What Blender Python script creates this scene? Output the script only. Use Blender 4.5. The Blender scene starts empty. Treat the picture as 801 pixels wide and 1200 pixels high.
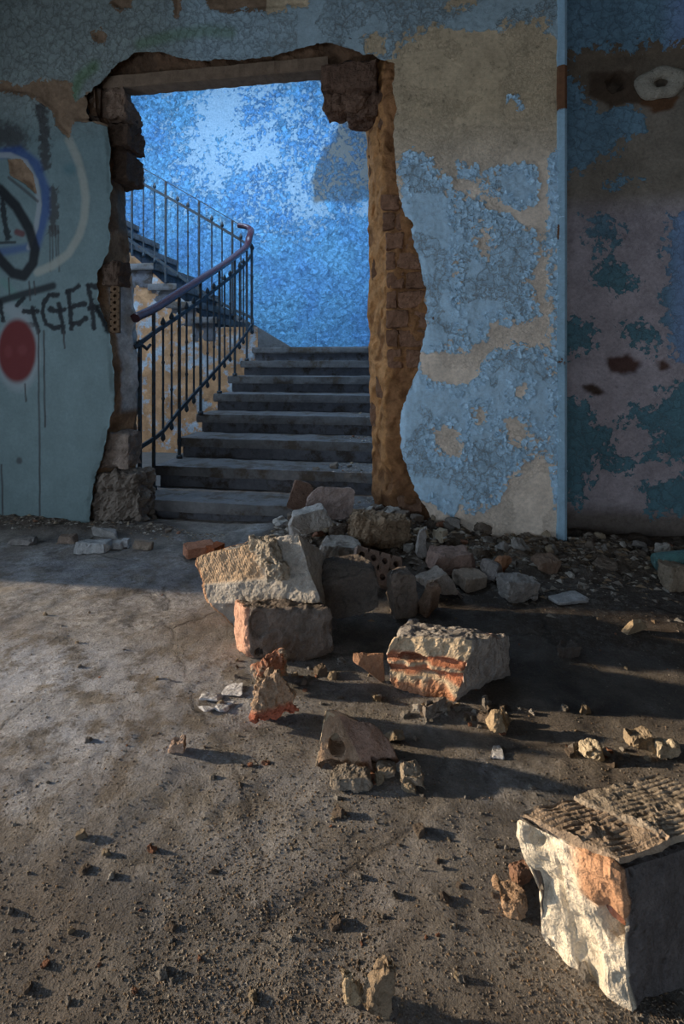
import bpy, bmesh, math, random
import numpy as np
from mathutils import Vector, Matrix

# ------------------------------------------------------------------ camera, light, exposure
SC = bpy.context.scene
COL = SC.collection
H, FPX, CX, HZ = 0.95, 620.0, 400.5, 425.0      # eye height, focal length in pixels, image centre, horizon row
YAW = math.radians(9.76)
CAMY = -2.778
cam_d = bpy.data.cameras.new('camera')
cam = bpy.data.objects.new('camera', cam_d); COL.objects.link(cam)
cam.location = (0, CAMY, H); cam.rotation_euler = (math.radians(90), 0, YAW)
cam_d.sensor_fit = 'HORIZONTAL'; cam_d.sensor_width = 36.0
cam_d.lens = FPX / 801 * 36.0; cam_d.shift_y = -(600 - HZ) / 801; cam_d.clip_start = 0.02
SC.camera = cam

SC.view_settings.view_transform = 'Standard'; SC.view_settings.look = 'None'
SC.view_settings.gamma = 1.0; SC.view_settings.use_curve_mapping = False
SC.view_settings.exposure = 0.0

world = bpy.data.worlds.new('world'); SC.world = world; world.use_nodes = True
bg = world.node_tree.nodes['Background']
bg.inputs[0].default_value = (0.66, 0.81, 1.0, 1); bg.inputs[1].default_value = 3.3

def light(name, kind, loc, rot=None, aim=None, **kw):
    d = bpy.data.lights.new(name, kind); o = bpy.data.objects.new(name, d); COL.objects.link(o)
    o.location = loc
    if rot: o.rotation_euler = rot
    if aim: o.rotation_euler = (Vector(aim)).to_track_quat('-Z', 'Y').to_euler()
    for k, v in kw.items(): setattr(d, k, v)
    return o
sun = light('sun', 'SUN', (-6, -2, 3), aim=(1.0, 0.03, -0.205), energy=6.2, color=(1.0, 0.78, 0.53), angle=math.radians(1.6))
# added, unseen blue lamp for the stairwell, and portals of the room's wide openings
light('stair_fill_lamp', 'AREA', (-2.5, 1.1, 4.58), aim=(0.12, 1.0, -0.72), energy=165, color=(0.50, 0.72, 1.0), shape='RECTANGLE', size=2.4, size_y=1.0)
light('room_window_light', 'AREA', (-3.05, -2.0, 1.1), aim=(1, 0.0, 0), energy=1, shape='RECTANGLE', size=2.1, size_y=2.5).data.cycles.is_portal = True
light('rear_window_light', 'AREA', (-0.4, -6.3, 1.1), aim=(0, 1, 0), energy=1, shape='RECTANGLE', size=4.0, size_y=1.4).data.cycles.is_portal = True

# ------------------------------------------------------------------ pixel rays of the photograph -> places in the room
CA, SA = math.cos(YAW), math.sin(YAW)
def ray(x, y):
    dx = (np.asarray(x, float) - CX) / FPX; dz = -(np.asarray(y, float) - HZ) / FPX
    return dx * CA - SA, dx * SA + CA, dz
def onY(x, y, Y=0.0):                 # point on the upright plane y = Y
    a, b, c = ray(x, y); t = (Y - CAMY) / b
    return a * t, H + c * t
def onZ(x, y, z=0.0):                 # point on the level z
    a, b, c = ray(x, y); t = (z - H) / c
    return a * t, CAMY + b * t
def gp(x, y, z=0.0):
    a, b = onZ(x, y, z); return Vector((float(a), float(b), z))
def wp(x, y, Y=0.0):
    a, b = onY(x, y, Y); return Vector((float(a), Y, float(b)))
def scale_at(p):                      # pixels per metre there
    return FPX / ((p[0]) * -SA + (p[1] - CAMY) * CA)

# ------------------------------------------------------------------ noise
def _h(ix, iy, iz, s):
    n = (ix.astype(np.int64) * 374761393 + iy.astype(np.int64) * 668265263 + iz.astype(np.int64) * 2147483647 + s * 1274126177) & 0xffffffff
    n = ((n ^ (n >> 13)) * 1274126177) & 0xffffffff
    n = ((n ^ (n >> 16)) * 2246822519) & 0xffffffff
    return (n ^ (n >> 15)) / 4294967295.0
def vnoise(P, s=0):
    P = np.asarray(P, float); i = np.floor(P).astype(np.int64); f = P - i; f = f * f * (3 - 2 * f)
    r = 0
    for a in (0, 1):
        for b in (0, 1):
            for c in (0, 1):
                w = (f[..., 0] if a else 1 - f[..., 0]) * (f[..., 1] if b else 1 - f[..., 1]) * (f[..., 2] if c else 1 - f[..., 2])
                r = r + w * _h(i[..., 0] + a, i[..., 1] + b, i[..., 2] + c, s)
    return r * 2 - 1
def fbm(P, o=4, s=0, g=0.5):
    r, a, P = 0, 1.0, np.asarray(P, float)
    for k in range(o):
        r = r + a * vnoise(P, s + k * 17); a *= g; P = P * 2.03 + 11.3
    return r
def n2(S, Z, sc, o=4, s=0, g=0.5):
    return fbm(np.stack([S * sc, Z * sc, np.zeros_like(S) + s * 3.7], -1), o, s, g)
def sstep(a, b, x):
    t = np.clip((x - a) / (b - a), 0, 1); return t * t * (3 - 2 * t)
def sdf(S, Z, poly):                  # signed distance to a polygon, positive inside
    poly = np.asarray(poly, float); d = np.full(S.shape, 1e9); ins = np.zeros(S.shape, bool)
    for k in range(len(poly)):
        x0, y0 = poly[k]; x1, y1 = poly[(k + 1) % len(poly)]
        ex, ey = x1 - x0, y1 - y0; L = ex * ex + ey * ey + 1e-12
        t = np.clip(((S - x0) * ex + (Z - y0) * ey) / L, 0, 1)
        d = np.minimum(d, (S - x0 - t * ex) ** 2 + (Z - y0 - t * ey) ** 2)
        c = ((y0 > Z) != (y1 > Z)) & (S < ex * (Z - y0) / (ey if abs(ey) > 1e-9 else 1e-9) + x0)
        ins ^= c
    d = np.sqrt(d); return np.where(ins, d, -d)
def dline(S, Z, pts):                 # distance to a polyline
    d = np.full(S.shape, 1e9)
    for (x0, y0), (x1, y1) in zip(pts[:-1], pts[1:]):
        ex, ey = x1 - x0, y1 - y0; L = ex * ex + ey * ey + 1e-12
        t = np.clip(((S - x0) * ex + (Z - y0) * ey) / L, 0, 1)
        d = np.minimum(d, (S - x0 - t * ex) ** 2 + (Z - y0 - t * ey) ** 2)
    return np.sqrt(d)
def wpoly(px, Y=0.0):
    return [tuple(float(v) for v in onY(x, y, Y)) for x, y in px]
def lin(r, g, b):
    f = lambda v: (v / 255 / 12.92) if v / 255 <= 0.04045 else ((v / 255 + 0.055) / 1.055) ** 2.4
    return np.array([f(r), f(g), f(b)])

# ------------------------------------------------------------------ mesh and object helpers
def np_mesh(name, V, F, mats=(), cols=None, fl=None, smooth=False, midx=None):
    V = np.asarray(V, np.float32); F = np.asarray(F, np.int32); k = F.shape[1]
    m = bpy.data.meshes.new(name)
    m.vertices.add(len(V)); m.vertices.foreach_set('co', V.ravel())
    m.loops.add(F.size); m.loops.foreach_set('vertex_index', F.ravel())
    m.polygons.add(len(F)); m.polygons.foreach_set('loop_start', np.arange(0, F.size, k, dtype=np.int32))
    m.polygons.foreach_set('use_smooth', np.full(len(F), smooth))
    if midx is not None: m.polygons.foreach_set('material_index', np.asarray(midx, np.int32))
    for key, c in (cols or {}).items():
        a = m.color_attributes.new(key, 'FLOAT_COLOR', 'POINT')
        c = np.asarray(c, np.float32)
        if c.shape[1] == 3: c = np.concatenate([c, np.ones((len(c), 1), np.float32)], 1)
        a.data.foreach_set('color', c.ravel())
    for key, c in (fl or {}).items():
        a = m.attributes.new(key, 'FLOAT', 'POINT'); a.data.foreach_set('value', np.asarray(c, np.float32))
    for mt in mats: m.materials.append(mt)
    m.update(calc_edges=True); m.validate()
    return m
def obj(name, mesh, parent=None, loc=None, rot=None):
    o = bpy.data.objects.new(name, mesh); COL.objects.link(o)
    if parent is not None: o.parent = parent
    if loc is not None: o.location = loc
    if rot is not None: o.rotation_euler = rot
    return o
def empty(name, loc=(0, 0, 0)):
    o = bpy.data.objects.new(name, None); COL.objects.link(o); o.location = loc; o.empty_display_size = 0.05
    return o
def tag(o, label=None, cat=None, group=None, kind=None):
    if label: o['label'] = label
    if cat: o['category'] = cat
    if group: o['group'] = group
    if kind: o['kind'] = kind
    return o
def grid_faces(nu, nv):
    i = np.arange(nu - 1)[:, None] * nv + np.arange(nv - 1)[None, :]; i = i.ravel()
    return np.stack([i, i + nv, i + nv + 1, i + 1], 1)
def bm_mesh(name, bm, mat, smooth=False, col=None):
    m = bpy.data.meshes.new(name); bmesh.ops.recalc_face_normals(bm, faces=bm.faces[:]); bm.to_mesh(m); bm.free()
    for f in m.polygons: f.use_smooth = smooth
    m.materials.append(mat)
    if col is not None:
        a = m.color_attributes.new('col', 'FLOAT_COLOR', 'POINT')
        a.data.foreach_set('color', np.tile(np.array([*col, 1.0], np.float32), len(m.vertices)))
    return m
def box_bm(lo, hi, bevel=0.0, bm=None):
    b = bm or bmesh.new(); lo = Vector(lo); hi = Vector(hi)
    r = bmesh.ops.create_cube(b, size=1.0)
    for v in r['verts']:
        v.co = Vector([(lo[k] + hi[k]) / 2 + v.co[k] * (hi[k] - lo[k]) for k in range(3)])
    if bevel: bmesh.ops.bevel(b, geom=list({e for v in r['verts'] for e in v.link_edges}), offset=bevel, segments=1, affect='EDGES')
    return b
def tube(pts, rx, ry=None, seg=8, closed_ends=True, up=Vector((0, 0, 1)), taper=None):
    """swept bar along pts with an elliptical section rx (sideways) and ry (upwards)"""
    ry = ry or rx; pts = [Vector(p) for p in pts]; V = []; F = []
    for i, p in enumerate(pts):
        t = (pts[min(i + 1, len(pts) - 1)] - pts[max(i - 1, 0)]).normalized()
        u = up if abs(t.dot(up)) < 0.95 else Vector((0, 1, 0))
        sx = t.cross(u).normalized(); sy = sx.cross(t).normalized(); k = taper[i] if taper else 1
        for j in range(seg):
            a = 2 * math.pi * (j + 0.5) / seg
            V.append(p + sx * rx * k * math.cos(a) + sy * ry * k * math.sin(a))
    for i in range(len(pts) - 1):
        for j in range(seg):
            F.append((i * seg + j, i * seg + (j + 1) % seg, (i + 1) * seg + (j + 1) % seg, (i + 1) * seg + j))
    m = bpy.data.meshes.new('bar')
    if closed_ends: F += [tuple(range(seg - 1, -1, -1)), tuple((len(pts) - 1) * seg + j for j in range(seg))]
    m.from_pydata([tuple(v) for v in V], [], F)
    for f in m.polygons: f.use_smooth = seg > 5 and len(f.vertices) == 4
    return m
def with_mat(m, mat):
    m.materials.append(mat); return m

# ------------------------------------------------------------------ materials
class NT:
    def __init__(s, name):
        s.m = bpy.data.materials.new(name); s.m.use_nodes = True; s.t = s.m.node_tree
        s.b = s.t.nodes['Principled BSDF']; s.co = s.t.nodes.new('ShaderNodeTexCoord').outputs['Object']
        s.b.inputs['Specular IOR Level'].default_value = 0.25
    def put(s, sock, v):
        if isinstance(v, bpy.types.NodeSocket): s.t.links.new(v, sock)
        elif v is not None:
            try: sock.default_value = v
            except Exception: sock.default_value = (*v, 1.0)
    def noise(s, sc, det=4, rough=0.55, co=None, dist=0.0, col=False):
        n = s.t.nodes.new('ShaderNodeTexNoise'); s.put(n.inputs['Vector'], co or s.co)
        s.put(n.inputs['Scale'], sc); s.put(n.inputs['Detail'], det); s.put(n.inputs['Roughness'], rough); s.put(n.inputs['Distortion'], dist)
        return n.outputs['Color' if col else 'Fac']
    def vor(s, sc, feature='F1', co=None, out='Distance', rnd=1.0):
        n = s.t.nodes.new('ShaderNodeTexVoronoi'); n.feature = feature; s.put(n.inputs['Vector'], co or s.co); s.put(n.inputs['Scale'], sc)
        s.put(n.inputs['Randomness'], rnd); return n.outputs[out]
    def math(s, op, a, b=None, c=None, clamp=False):
        n = s.t.nodes.new('ShaderNodeMath'); n.operation = op; n.use_clamp = clamp
        for k, v in enumerate((a, b, c)):
            if v is not None: s.put(n.inputs[k], v)
        return n.outputs[0]
    def rng(s, v, a, b, c=0.0, d=1.0, smooth=False):
        n = s.t.nodes.new('ShaderNodeMapRange'); n.interpolation_type = 'SMOOTHSTEP' if smooth else 'LINEAR'
        for k, x in enumerate((v, a, b, c, d)): s.put(n.inputs[k], x)
        return n.outputs[0]
    def mix(s, f, a, b, mode='MIX'):
        n = s.t.nodes.new('ShaderNodeMix'); n.data_type = 'RGBA'; n.blend_type = mode
        s.put(n.inputs[0], f); s.put(n.inputs[6], a); s.put(n.inputs[7], b); return n.outputs[2]
    def fmix(s, f, a, b):
        n = s.t.nodes.new('ShaderNodeMix'); s.put(n.inputs[0], f); s.put(n.inputs[2], a); s.put(n.inputs[3], b); return n.outputs[0]
    def scale(s, col, f):
        n = s.t.nodes.new('ShaderNodeVectorMath'); n.operation = 'SCALE'; s.put(n.inputs[0], col); s.put(n.inputs['Scale'], f); return n.outputs[0]
    def vadd(s, a, b):
        n = s.t.nodes.new('ShaderNodeVectorMath'); n.operation = 'ADD'; s.put(n.inputs[0], a); s.put(n.inputs[1], b); return n.outputs[0]
    def attr(s, name, out='Color'):
        n = s.t.nodes.new('ShaderNodeAttribute'); n.attribute_name = name; return n.outputs[out]
    def sep(s, v, k):
        n = s.t.nodes.new('ShaderNodeSeparateXYZ'); s.put(n.inputs[0], v); return n.outputs[k]
    def bump(s, h, dist, strength=1.0, nrm=None):
        n = s.t.nodes.new('ShaderNodeBump'); s.put(n.inputs['Height'], h); n.inputs['Distance'].default_value = dist
        n.inputs['Strength'].default_value = strength
        if nrm is not None: s.put(n.inputs['Normal'], nrm)
        return n.outputs[0]
    def done(s, col, rough=0.9, nrm=None, metal=0.0, spec=None):
        s.put(s.b.inputs['Base Color'], col); s.put(s.b.inputs['Roughness'], rough); s.put(s.b.inputs['Metallic'], metal)
        if nrm is not None: s.put(s.b.inputs['Normal'], nrm)
        if spec is not None: s.b.inputs['Specular IOR Level'].default_value = spec
        return s.m

def mat_painted_wall(name):
    """old plaster (bcol) under peeling paint (pcol where the field 'paint' > 0), graffiti layer (graf), crackle where 'crack' > 0"""
    n = NT(name)
    big = n.noise(7, 5, 0.6); fine = n.noise(55, 6, 0.7); micro = n.noise(240, 3, 0.6)
    warp = n.vadd(n.co, n.scale(n.noise(14, 5, 0.7, col=True), 0.11))
    cr = n.vor(19, 'DISTANCE_TO_EDGE', warp); cr2 = n.vor(64, 'DISTANCE_TO_EDGE', warp)
    flake = n.vor(38, 'F1', warp, 'Color'); flk = n.sep(flake, 0)
    crack = n.attr('crack', 'Fac')
    field = n.math('ADD', n.attr('paint', 'Fac'), n.math('ADD', n.math('MULTIPLY', n.math('SUBTRACT', big, 0.5), n.fmix(crack, 0.04, 0.13)), n.math('MULTIPLY', n.math('SUBTRACT', fine, 0.5), 0.035)))
    field = n.math('ADD', field, n.math('MULTIPLY', n.math('MULTIPLY', n.math('SUBTRACT', flk, 0.62), 0.075), crack))
    m = n.rng(field, -0.0012, 0.0012)
    edge = n.rng(field, 0.0, 0.006)
    # crackle lines inside the paint
    ck = n.math('MULTIPLY', n.rng(cr, 0.0, 0.055, 1, 0), crack)
    ck2 = n.math('MULTIPLY', n.rng(cr2, 0.0, 0.09, 1, 0), crack)
    pc = n.scale(n.attr('pcol'), n.rng(big, 0.3, 0.75, 0.86, 1.12))
    pc = n.scale(pc, n.rng(fine, 0.3, 0.7, 0.90, 1.1))
    pc = n.scale(pc, n.fmix(crack, 1.0, n.rng(flk, 0, 1, 0.82, 1.14)))
    pc = n.mix(n.math('MULTIPLY', ck, 0.55), pc, n.scale(n.attr('bcol'), 0.45))
    pc = n.mix(n.attr('graf', 'Alpha'), pc, n.attr('graf'))
    bc = n.scale(n.attr('bcol'), n.rng(big, 0.25, 0.75, 0.72, 1.25))
    bc = n.scale(bc, n.rng(fine, 0.25, 0.75, 0.75, 1.22))
    st = n.rng(n.noise(22, 6, 0.75), 0.56, 0.70)
    bc = n.mix(n.math('MULTIPLY', st, n.attr('stain', 'Fac')), bc, n.scale(n.attr('bcol'), 0.35))
    col = n.mix(m, bc, pc)
    h = n.math('ADD', n.math('MULTIPLY', edge, 0.9), n.math('MULTIPLY', fine, 0.45))
    h = n.math('ADD', h, n.math('MULTIPLY', micro, 0.10))
    curl = n.math('MULTIPLY', n.math('MULTIPLY', n.rng(cr, 0.02, 0.22, 0.75, 0.0), crack), m)
    h = n.math('ADD', h, curl)
    h = n.math('SUBTRACT', h, n.math('MULTIPLY', n.math('MULTIPLY', ck, m), 1.1))
    h = n.math('SUBTRACT', h, n.math('MULTIPLY', ck2, 0.35))
    return n.done(col, n.fmix(m, 0.95, 0.7), n.bump(h, 0.006, 0.8), spec=0.25)

def mat_rubble(name, var=0.35, bump=0.006, sc=1.0):
    n = NT(name)
    a = n.noise(14 * sc, 6, 0.65); b = n.noise(70 * sc, 5, 0.7); c = n.noise(260 * sc, 3)
    col = n.scale(n.attr('col'), n.rng(a, 0.25, 0.75, 1 - var, 1 + var))
    col = n.scale(col, n.rng(b, 0.25, 0.75, 0.78, 1.2))
    pit = n.rng(n.vor(42 * sc), 0.06, 0.26)
    col = n.scale(col, n.rng(c, 0.3, 0.7, 0.84, 1.14)); col = n.scale(col, n.fmix(n.rng(n.noise(20 * sc, 2), 0.45, 0.6), 1.0, n.rng(pit, 0, 1, 0.7, 1.0)))
    h = n.math('ADD', n.math('MULTIPLY', a, 1.0), n.math('ADD', n.math('MULTIPLY', b, 0.6), n.math('MULTIPLY', c, 0.18)))
    h = n.math('ADD', h, n.math('MULTIPLY', pit, 0.25))
    return n.done(col, 0.95, n.bump(h, bump, 1.0), spec=0.15)

def mat_simple(name, col, rough=0.8, var=0.25, sc=20, bump=0.002, metal=0.0, spec=0.3, col2=None, thr=(0.5, 0.62)):
    n = NT(name)
    a = n.noise(sc, 5, 0.65); b = n.noise(sc * 6, 4, 0.65)
    c = n.scale(tuple(col), n.rng(a, 0.25, 0.75, 1 - var, 1 + var))
    c = n.scale(c, n.rng(b, 0.25, 0.75, 0.85, 1.15))
    if col2 is not None: c = n.mix(n.rng(n.noise(sc * 0.7, 6, 0.7), *thr), c, n.scale(tuple(col2), n.rng(b, 0.2, 0.8, 0.7, 1.3)))
    return n.done(c, rough, n.bump(n.math('ADD', a, n.math('MULTIPLY', b, 0.5)), bump), metal, spec)

def mat_floor():
    n = NT('dusty_concrete')
    big = n.noise(1.6, 4, 0.6); mid = n.noise(6, 6, 0.65); fine = n.noise(38, 6, 0.72); grit = n.noise(150, 4, 0.75)
    warp = n.vadd(n.co, n.scale(n.noise(3.5, 4, col=True), 0.16))
    crk = n.math('MULTIPLY', n.rng(n.vor(1.5, 'DISTANCE_TO_EDGE', warp), 0.0, 0.016, 1, 0), n.rng(n.noise(3.1, 3, 0.6), 0.46, 0.6))
    base = n.mix(n.rng(mid, 0.40, 0.62), tuple(lin(112, 108, 104)), tuple(lin(160, 154, 146)))
    base = n.mix(n.rng(big, 0.46, 0.60), base, tuple(lin(134, 126, 118)))
    pale = n.math('MULTIPLY', n.rng(n.noise(2.6, 5, 0.6, dist=0.4), 0.53, 0.62), n.rng(fine, 0.35, 0.6))
    base = n.mix(n.math('MULTIPLY', pale, 0.6), base, tuple(lin(186, 186, 188)))
    rust = n.math('MULTIPLY', n.rng(n.noise(4.4, 5, 0.7), 0.66, 0.74), n.rng(fine, 0.4, 0.6))
    base = n.mix(n.math('MULTIPLY', rust, 0.7), base, tuple(lin(118, 72, 42)))
    base = n.mix(n.math('MULTIPLY', n.attr('dust', 'Fac'), n.rng(n.noise(9, 6, 0.7), 0.42, 0.52)), base, tuple(lin(196, 200, 210)))
    dirt_shade = n.attr('dirt_shade', 'Fac')
    base = n.mix(n.math('MULTIPLY', dirt_shade, n.rng(fine, 0.25, 0.55)), base, tuple(lin(80, 71, 64)))
    base = n.mix(n.math('MULTIPLY', n.attr('drift', 'Fac'), n.rng(mid, 0.3, 0.6)), base, tuple(lin(128, 112, 96)))
    base = n.scale(base, n.rng(fine, 0.25, 0.75, 0.66, 1.3))
    base = n.scale(base, n.rng(grit, 0.3, 0.7, 0.72, 1.26))
    base = n.mix(n.math('MULTIPLY', crk, 0.6), base, tuple(lin(50, 44, 40)))
    g2 = n.rng(grit, 0.46, 0.72)
    h = n.math('ADD', n.math('MULTIPLY', fine, 0.7), n.math('MULTIPLY', g2, 0.42))
    h = n.math('ADD', h, n.math('MULTIPLY', mid, 1.2))
    h = n.math('SUBTRACT', h, n.math('MULTIPLY', crk, 0.5))
    return n.done(base, 0.93, n.bump(h, 0.011, 0.9), spec=0.2)

def mat_blue_wall():
    n = NT('peeling_blue_paint')
    warp = n.vadd(n.co, n.scale(n.noise(11, 5, 0.7, col=True), 0.16))
    big = n.noise(2.1, 5, 0.6); mid = n.noise(9, 6, 0.7); fine = n.noise(46, 5, 0.7)
    cr = n.vor(15, 'DISTANCE_TO_EDGE', warp); fl = n.sep(n.vor(24, 'F1', warp, 'Color'), 1)
    f = n.math('ADD', n.attr('paint', 'Fac'), n.math('ADD', n.math('MULTIPLY', n.math('SUBTRACT', mid, 0.5), 1.5), n.math('MULTIPLY', n.math('SUBTRACT', fl, 0.5), 0.35)))
    f = n.math('ADD', f, n.math('MULTIPLY', n.math('SUBTRACT', n.noise(24, 5, 0.7), 0.5), 1.3))
    m = n.rng(f, -0.03, 0.03)
    deep = n.mix(n.rng(big, 0.4, 0.62), tuple(lin(122, 184, 222)), tuple(lin(106, 162, 212)))
    deep = n.scale(deep, n.rng(fl, 0, 1, 0.62, 1.22)); deep = n.scale(deep, n.rng(fine, 0.3, 0.7, 0.75, 1.2))
    pale = n.mix(n.rng(fine, 0.35, 0.65), tuple(lin(170, 196, 212)), tuple(lin(142, 170, 190)))
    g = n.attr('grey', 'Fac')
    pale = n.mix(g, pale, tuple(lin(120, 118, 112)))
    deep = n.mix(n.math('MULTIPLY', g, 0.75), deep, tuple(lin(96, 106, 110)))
    c = n.mix(m, pale, deep)
    c = n.mix(n.math('MULTIPLY', n.rng(cr, 0.0, 0.05, 1, 0), n.math('MULTIPLY', m, 0.75)), c, tuple(lin(52, 80, 118)))
    c = n.mix(n.rng(n.noise(5.5, 6, 0.75), 0.67, 0.71), c, tuple(lin(112, 104, 112)))
    h = n.math('ADD', n.math('MULTIPLY', n.rng(f, 0, 0.2), 0.8), n.math('ADD', fine, n.math('MULTIPLY', n.math('MULTIPLY', n.rng(cr, 0, 0.2, 1.0, 0), m), 0.5)))
    return n.done(c, 0.75, n.bump(h, 0.011, 0.9))

def mat_jamb():
    n = NT('broken_masonry')
    a = n.noise(13, 6, 0.7); b = n.noise(48, 5, 0.75); c = n.noise(170, 3)
    col = n.scale(n.attr('col'), n.rng(a, 0.25, 0.75, 0.62, 1.3))
    col = n.scale(col, n.rng(b, 0.25, 0.75, 0.68, 1.3))
    h = n.math('ADD', a, n.math('ADD', n.math('MULTIPLY', b, 0.7), n.math('MULTIPLY', c, 0.2)))
    return n.done(col, 0.95, n.bump(h, 0.014, 1.0), spec=0.12)

M_WALL = mat_painted_wall('peeling_painted_plaster')
M_FLOOR = mat_floor(); M_BLUE = mat_blue_wall(); M_JAMB = mat_jamb()
M_RUB = mat_rubble('rubble', 0.35, 0.012); M_FINE = mat_rubble('rubble_crumbs', 0.3, 0.003, 1.6)
M_STEP = mat_simple('worn_step_concrete', lin(102, 100, 99), 0.7, 0.3, 9, 0.004, col2=lin(78, 68, 58))
M_RISER = mat_simple('stair_riser_concrete', lin(86, 86, 90), 0.8, 0.3, 12, 0.004, col2=lin(60, 52, 46))
M_IRON = mat_simple('old_painted_iron', lin(62, 72, 78), 0.55, 0.35, 40, 0.001, 0.3, col2=lin(70, 52, 42))
M_WOOD = mat_simple('dark_varnished_wood', lin(78, 50, 58), 0.26, 0.25, 26, 0.0008, spec=0.55)
M_LINTEL = mat_simple('formwork_concrete', lin(118, 98, 80), 0.9, 0.3, 16, 0.004)
M_UNDER = mat_simple('flaking_tan_plaster', lin(168, 128, 92), 0.92, 0.32, 8, 0.008, col2=lin(150, 158, 164), thr=(0.52, 0.58))
M_PLAIN = mat_simple('grey_limewash', lin(92, 88, 84), 0.95, 0.2, 5, 0.004)
M_DARKWALL = M_WALL

# ------------------------------------------------------------------ back wall: front plaster sheet with the broken doorway
F_LEFT = [(106, 640), (106, 612), (106, 590), (110, 560), (119, 540), (121, 520), (127, 500), (134, 480), (134, 450), (131, 420), (128, 390),
          (119, 370), (114, 350), (114, 320), (124, 300), (130, 280), (126, 262), (130, 245), (129, 200), (127, 160), (125, 147)]
F_TOP = [(118, 143), (104, 141), (100, 128), (101, 111), (118, 98), (140, 72), (160, 62), (190, 63), (210, 69), (230, 72), (280, 70), (320, 65), (350, 58),
         (380, 50), (400, 53), (420, 62), (445, 68)]
F_RIGHT = [(462, 75), (461, 100), (463, 125), (461, 137), (462, 170), (463, 200), (470, 240), (484, 280), (497, 330), (500, 380), (492, 420),
           (482, 450), (470, 480), (468, 520), (480, 560), (495, 590), (508, 612), (535, 640), (548, 660)]
OPEN = wpoly(F_LEFT + F_TOP + F_RIGHT)
ls, lz = OPEN[0]; OPEN = [(ls, -0.2)] + OPEN + [(OPEN[-1][0], -0.2)]

S0, S1, Z1 = -3.2, float(onY(661, 300)[0]), 3.34
ds = 0.0062
ss = np.linspace(S0, S1, 650); zs = np.arange(-0.02, Z1, ds)
S, Z = np.meshgrid(ss, zs, indexing='ij'); shp = S.shape
S = S.ravel(); Z = Z.ravel()
# jitter of the broken edge
jx = S + 0.010 * n2(S, Z, 22, 3, 5); jz = Z + 0.010 * n2(S, Z, 22, 3, 6)
dO = sdf(jx, jz, OPEN)
# pull grid points next to the edge onto it
near = np.abs(dO) < ds * 0.75
e = 0.002
gx = (sdf(jx[near] + e, jz[near], OPEN) - dO[near]) / e; gz = (sdf(jx[near], jz[near] + e, OPEN) - dO[near]) / e
S2, Z2 = S.copy(), Z.copy(); S2[near] -= gx * dO[near]; Z2[near] -= gz * dO[near]

# --- where paint still sticks
def cover(polys, base=None):
    d = np.full(S.shape, -1.0) if base is None else base
    for p in polys: d = np.maximum(d, sdf(S, Z, wpoly(p)))
    return d
def holes(d, polys):
    for p in polys: d = np.minimum(d, -sdf(S, Z, wpoly(p)))
    return d
pier_line = wpoly([(463, 0), (463, 690)])[0][0]
paint = cover([[(-400, -400), (300, -400), (700, -400), (700, 30), (655, 52), (645, 40), (636, 25), (600, 30), (560, 38), (510, 33), (480, 45), (465, 60), (455, 90), (300, 90), (140, 700), (-400, 700)]])
paint = holes(paint, [
    [(-300, 85), (0, 93), (30, 101), (50, 91), (84, 98), (88, 121), (101, 111), (150, 90), (150, 150), (125, 148), (110, 143), (87, 142), (81, 163), (64, 147), (61, 131), (45, 118), (30, 112), (0, 108), (-300, 120)],
    [(238, -60), (243, 13), (270, 15), (300, 12), (360, 8), (376, -60)], [(130, -50), (128, 4), (140, 14), (155, 10), (160, -50)],
    [(106, 38), (118, 33), (126, 42), (122, 53), (110, 50)], [(424, 42), (440, 39), (452, 44), (449, 62), (429, 64)],
    [(520, -40), (524, 6), (540, 10), (556, 4), (560, -40)], [(200, -50), (203, 14), (207, 22), (211, 10), (213, -50)],
    [(9, 186), (25, 186), (40, 205), (43, 228), (30, 216), (12, 206)]])
pier = cover([
    [(467, 188), (480, 178), (508, 185), (508, 200), (530, 212), (533, 240), (536, 300), (541, 395), (530, 412), (490, 414), (486, 420), (470, 420), (497, 370), (480, 330), (460, 290), (462, 262), (470, 230), (462, 200)],
    [(535, 190), (560, 195), (555, 208), (538, 205)], [(596, 110), (608, 112), (606, 122), (597, 120)],
    [(570, 200), (600, 195), (625, 190), (632, 215), (628, 240), (605, 245), (580, 230), (565, 215)],
    [(535, 225), (560, 238), (580, 248), (600, 255), (628, 275), (630, 300), (620, 330), (634, 370), (600, 380), (575, 375), (568, 400), (545, 412), (535, 400), (530, 300)],
    [(440, 470), (470, 452), (490, 430), (500, 445), (540, 455), (560, 440), (575, 415), (600, 405), (640, 410), (652, 430), (655, 480), (640, 520), (600, 555), (580, 590), (555, 602), (540, 590), (530, 607), (505, 590), (495, 590), (470, 575), (440, 520)],
    [(480, 424), (492, 420), (494, 436), (484, 446), (472, 450)],
    [(644, 180), (656, 175), (658, 420), (648, 420), (640, 300)], [(640, 425), (660, 420), (660, 560), (650, 600), (645, 540)]])
pier = holes(pier, [[(506, 506), (520, 497), (541, 513), (540, 536), (520, 537), (508, 522)], [(590, 492), (610, 490), (622, 512), (606, 524), (592, 516)],
                    [(554, 480), (568, 478), (572, 494), (558, 497)], [(560, 260), (575, 268), (570, 300), (558, 290)], [(604, 452), (616, 450), (614, 468), (603, 464)]])
s_mid = onY(463, 300)[0]
onpier = S > onY(452, 300)[0]
paint = np.where(onpier, np.maximum(np.where(Z > onY(560, 60)[1], paint, -0.2), pier), paint)
left = S < onY(300, 300)[0]
paint = np.clip(paint, -0.2, 0.2)
paint = np.where(left & (paint > 0.0), np.maximum(paint, np.minimum(paint * 3.0, 0.2)), paint)

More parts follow.
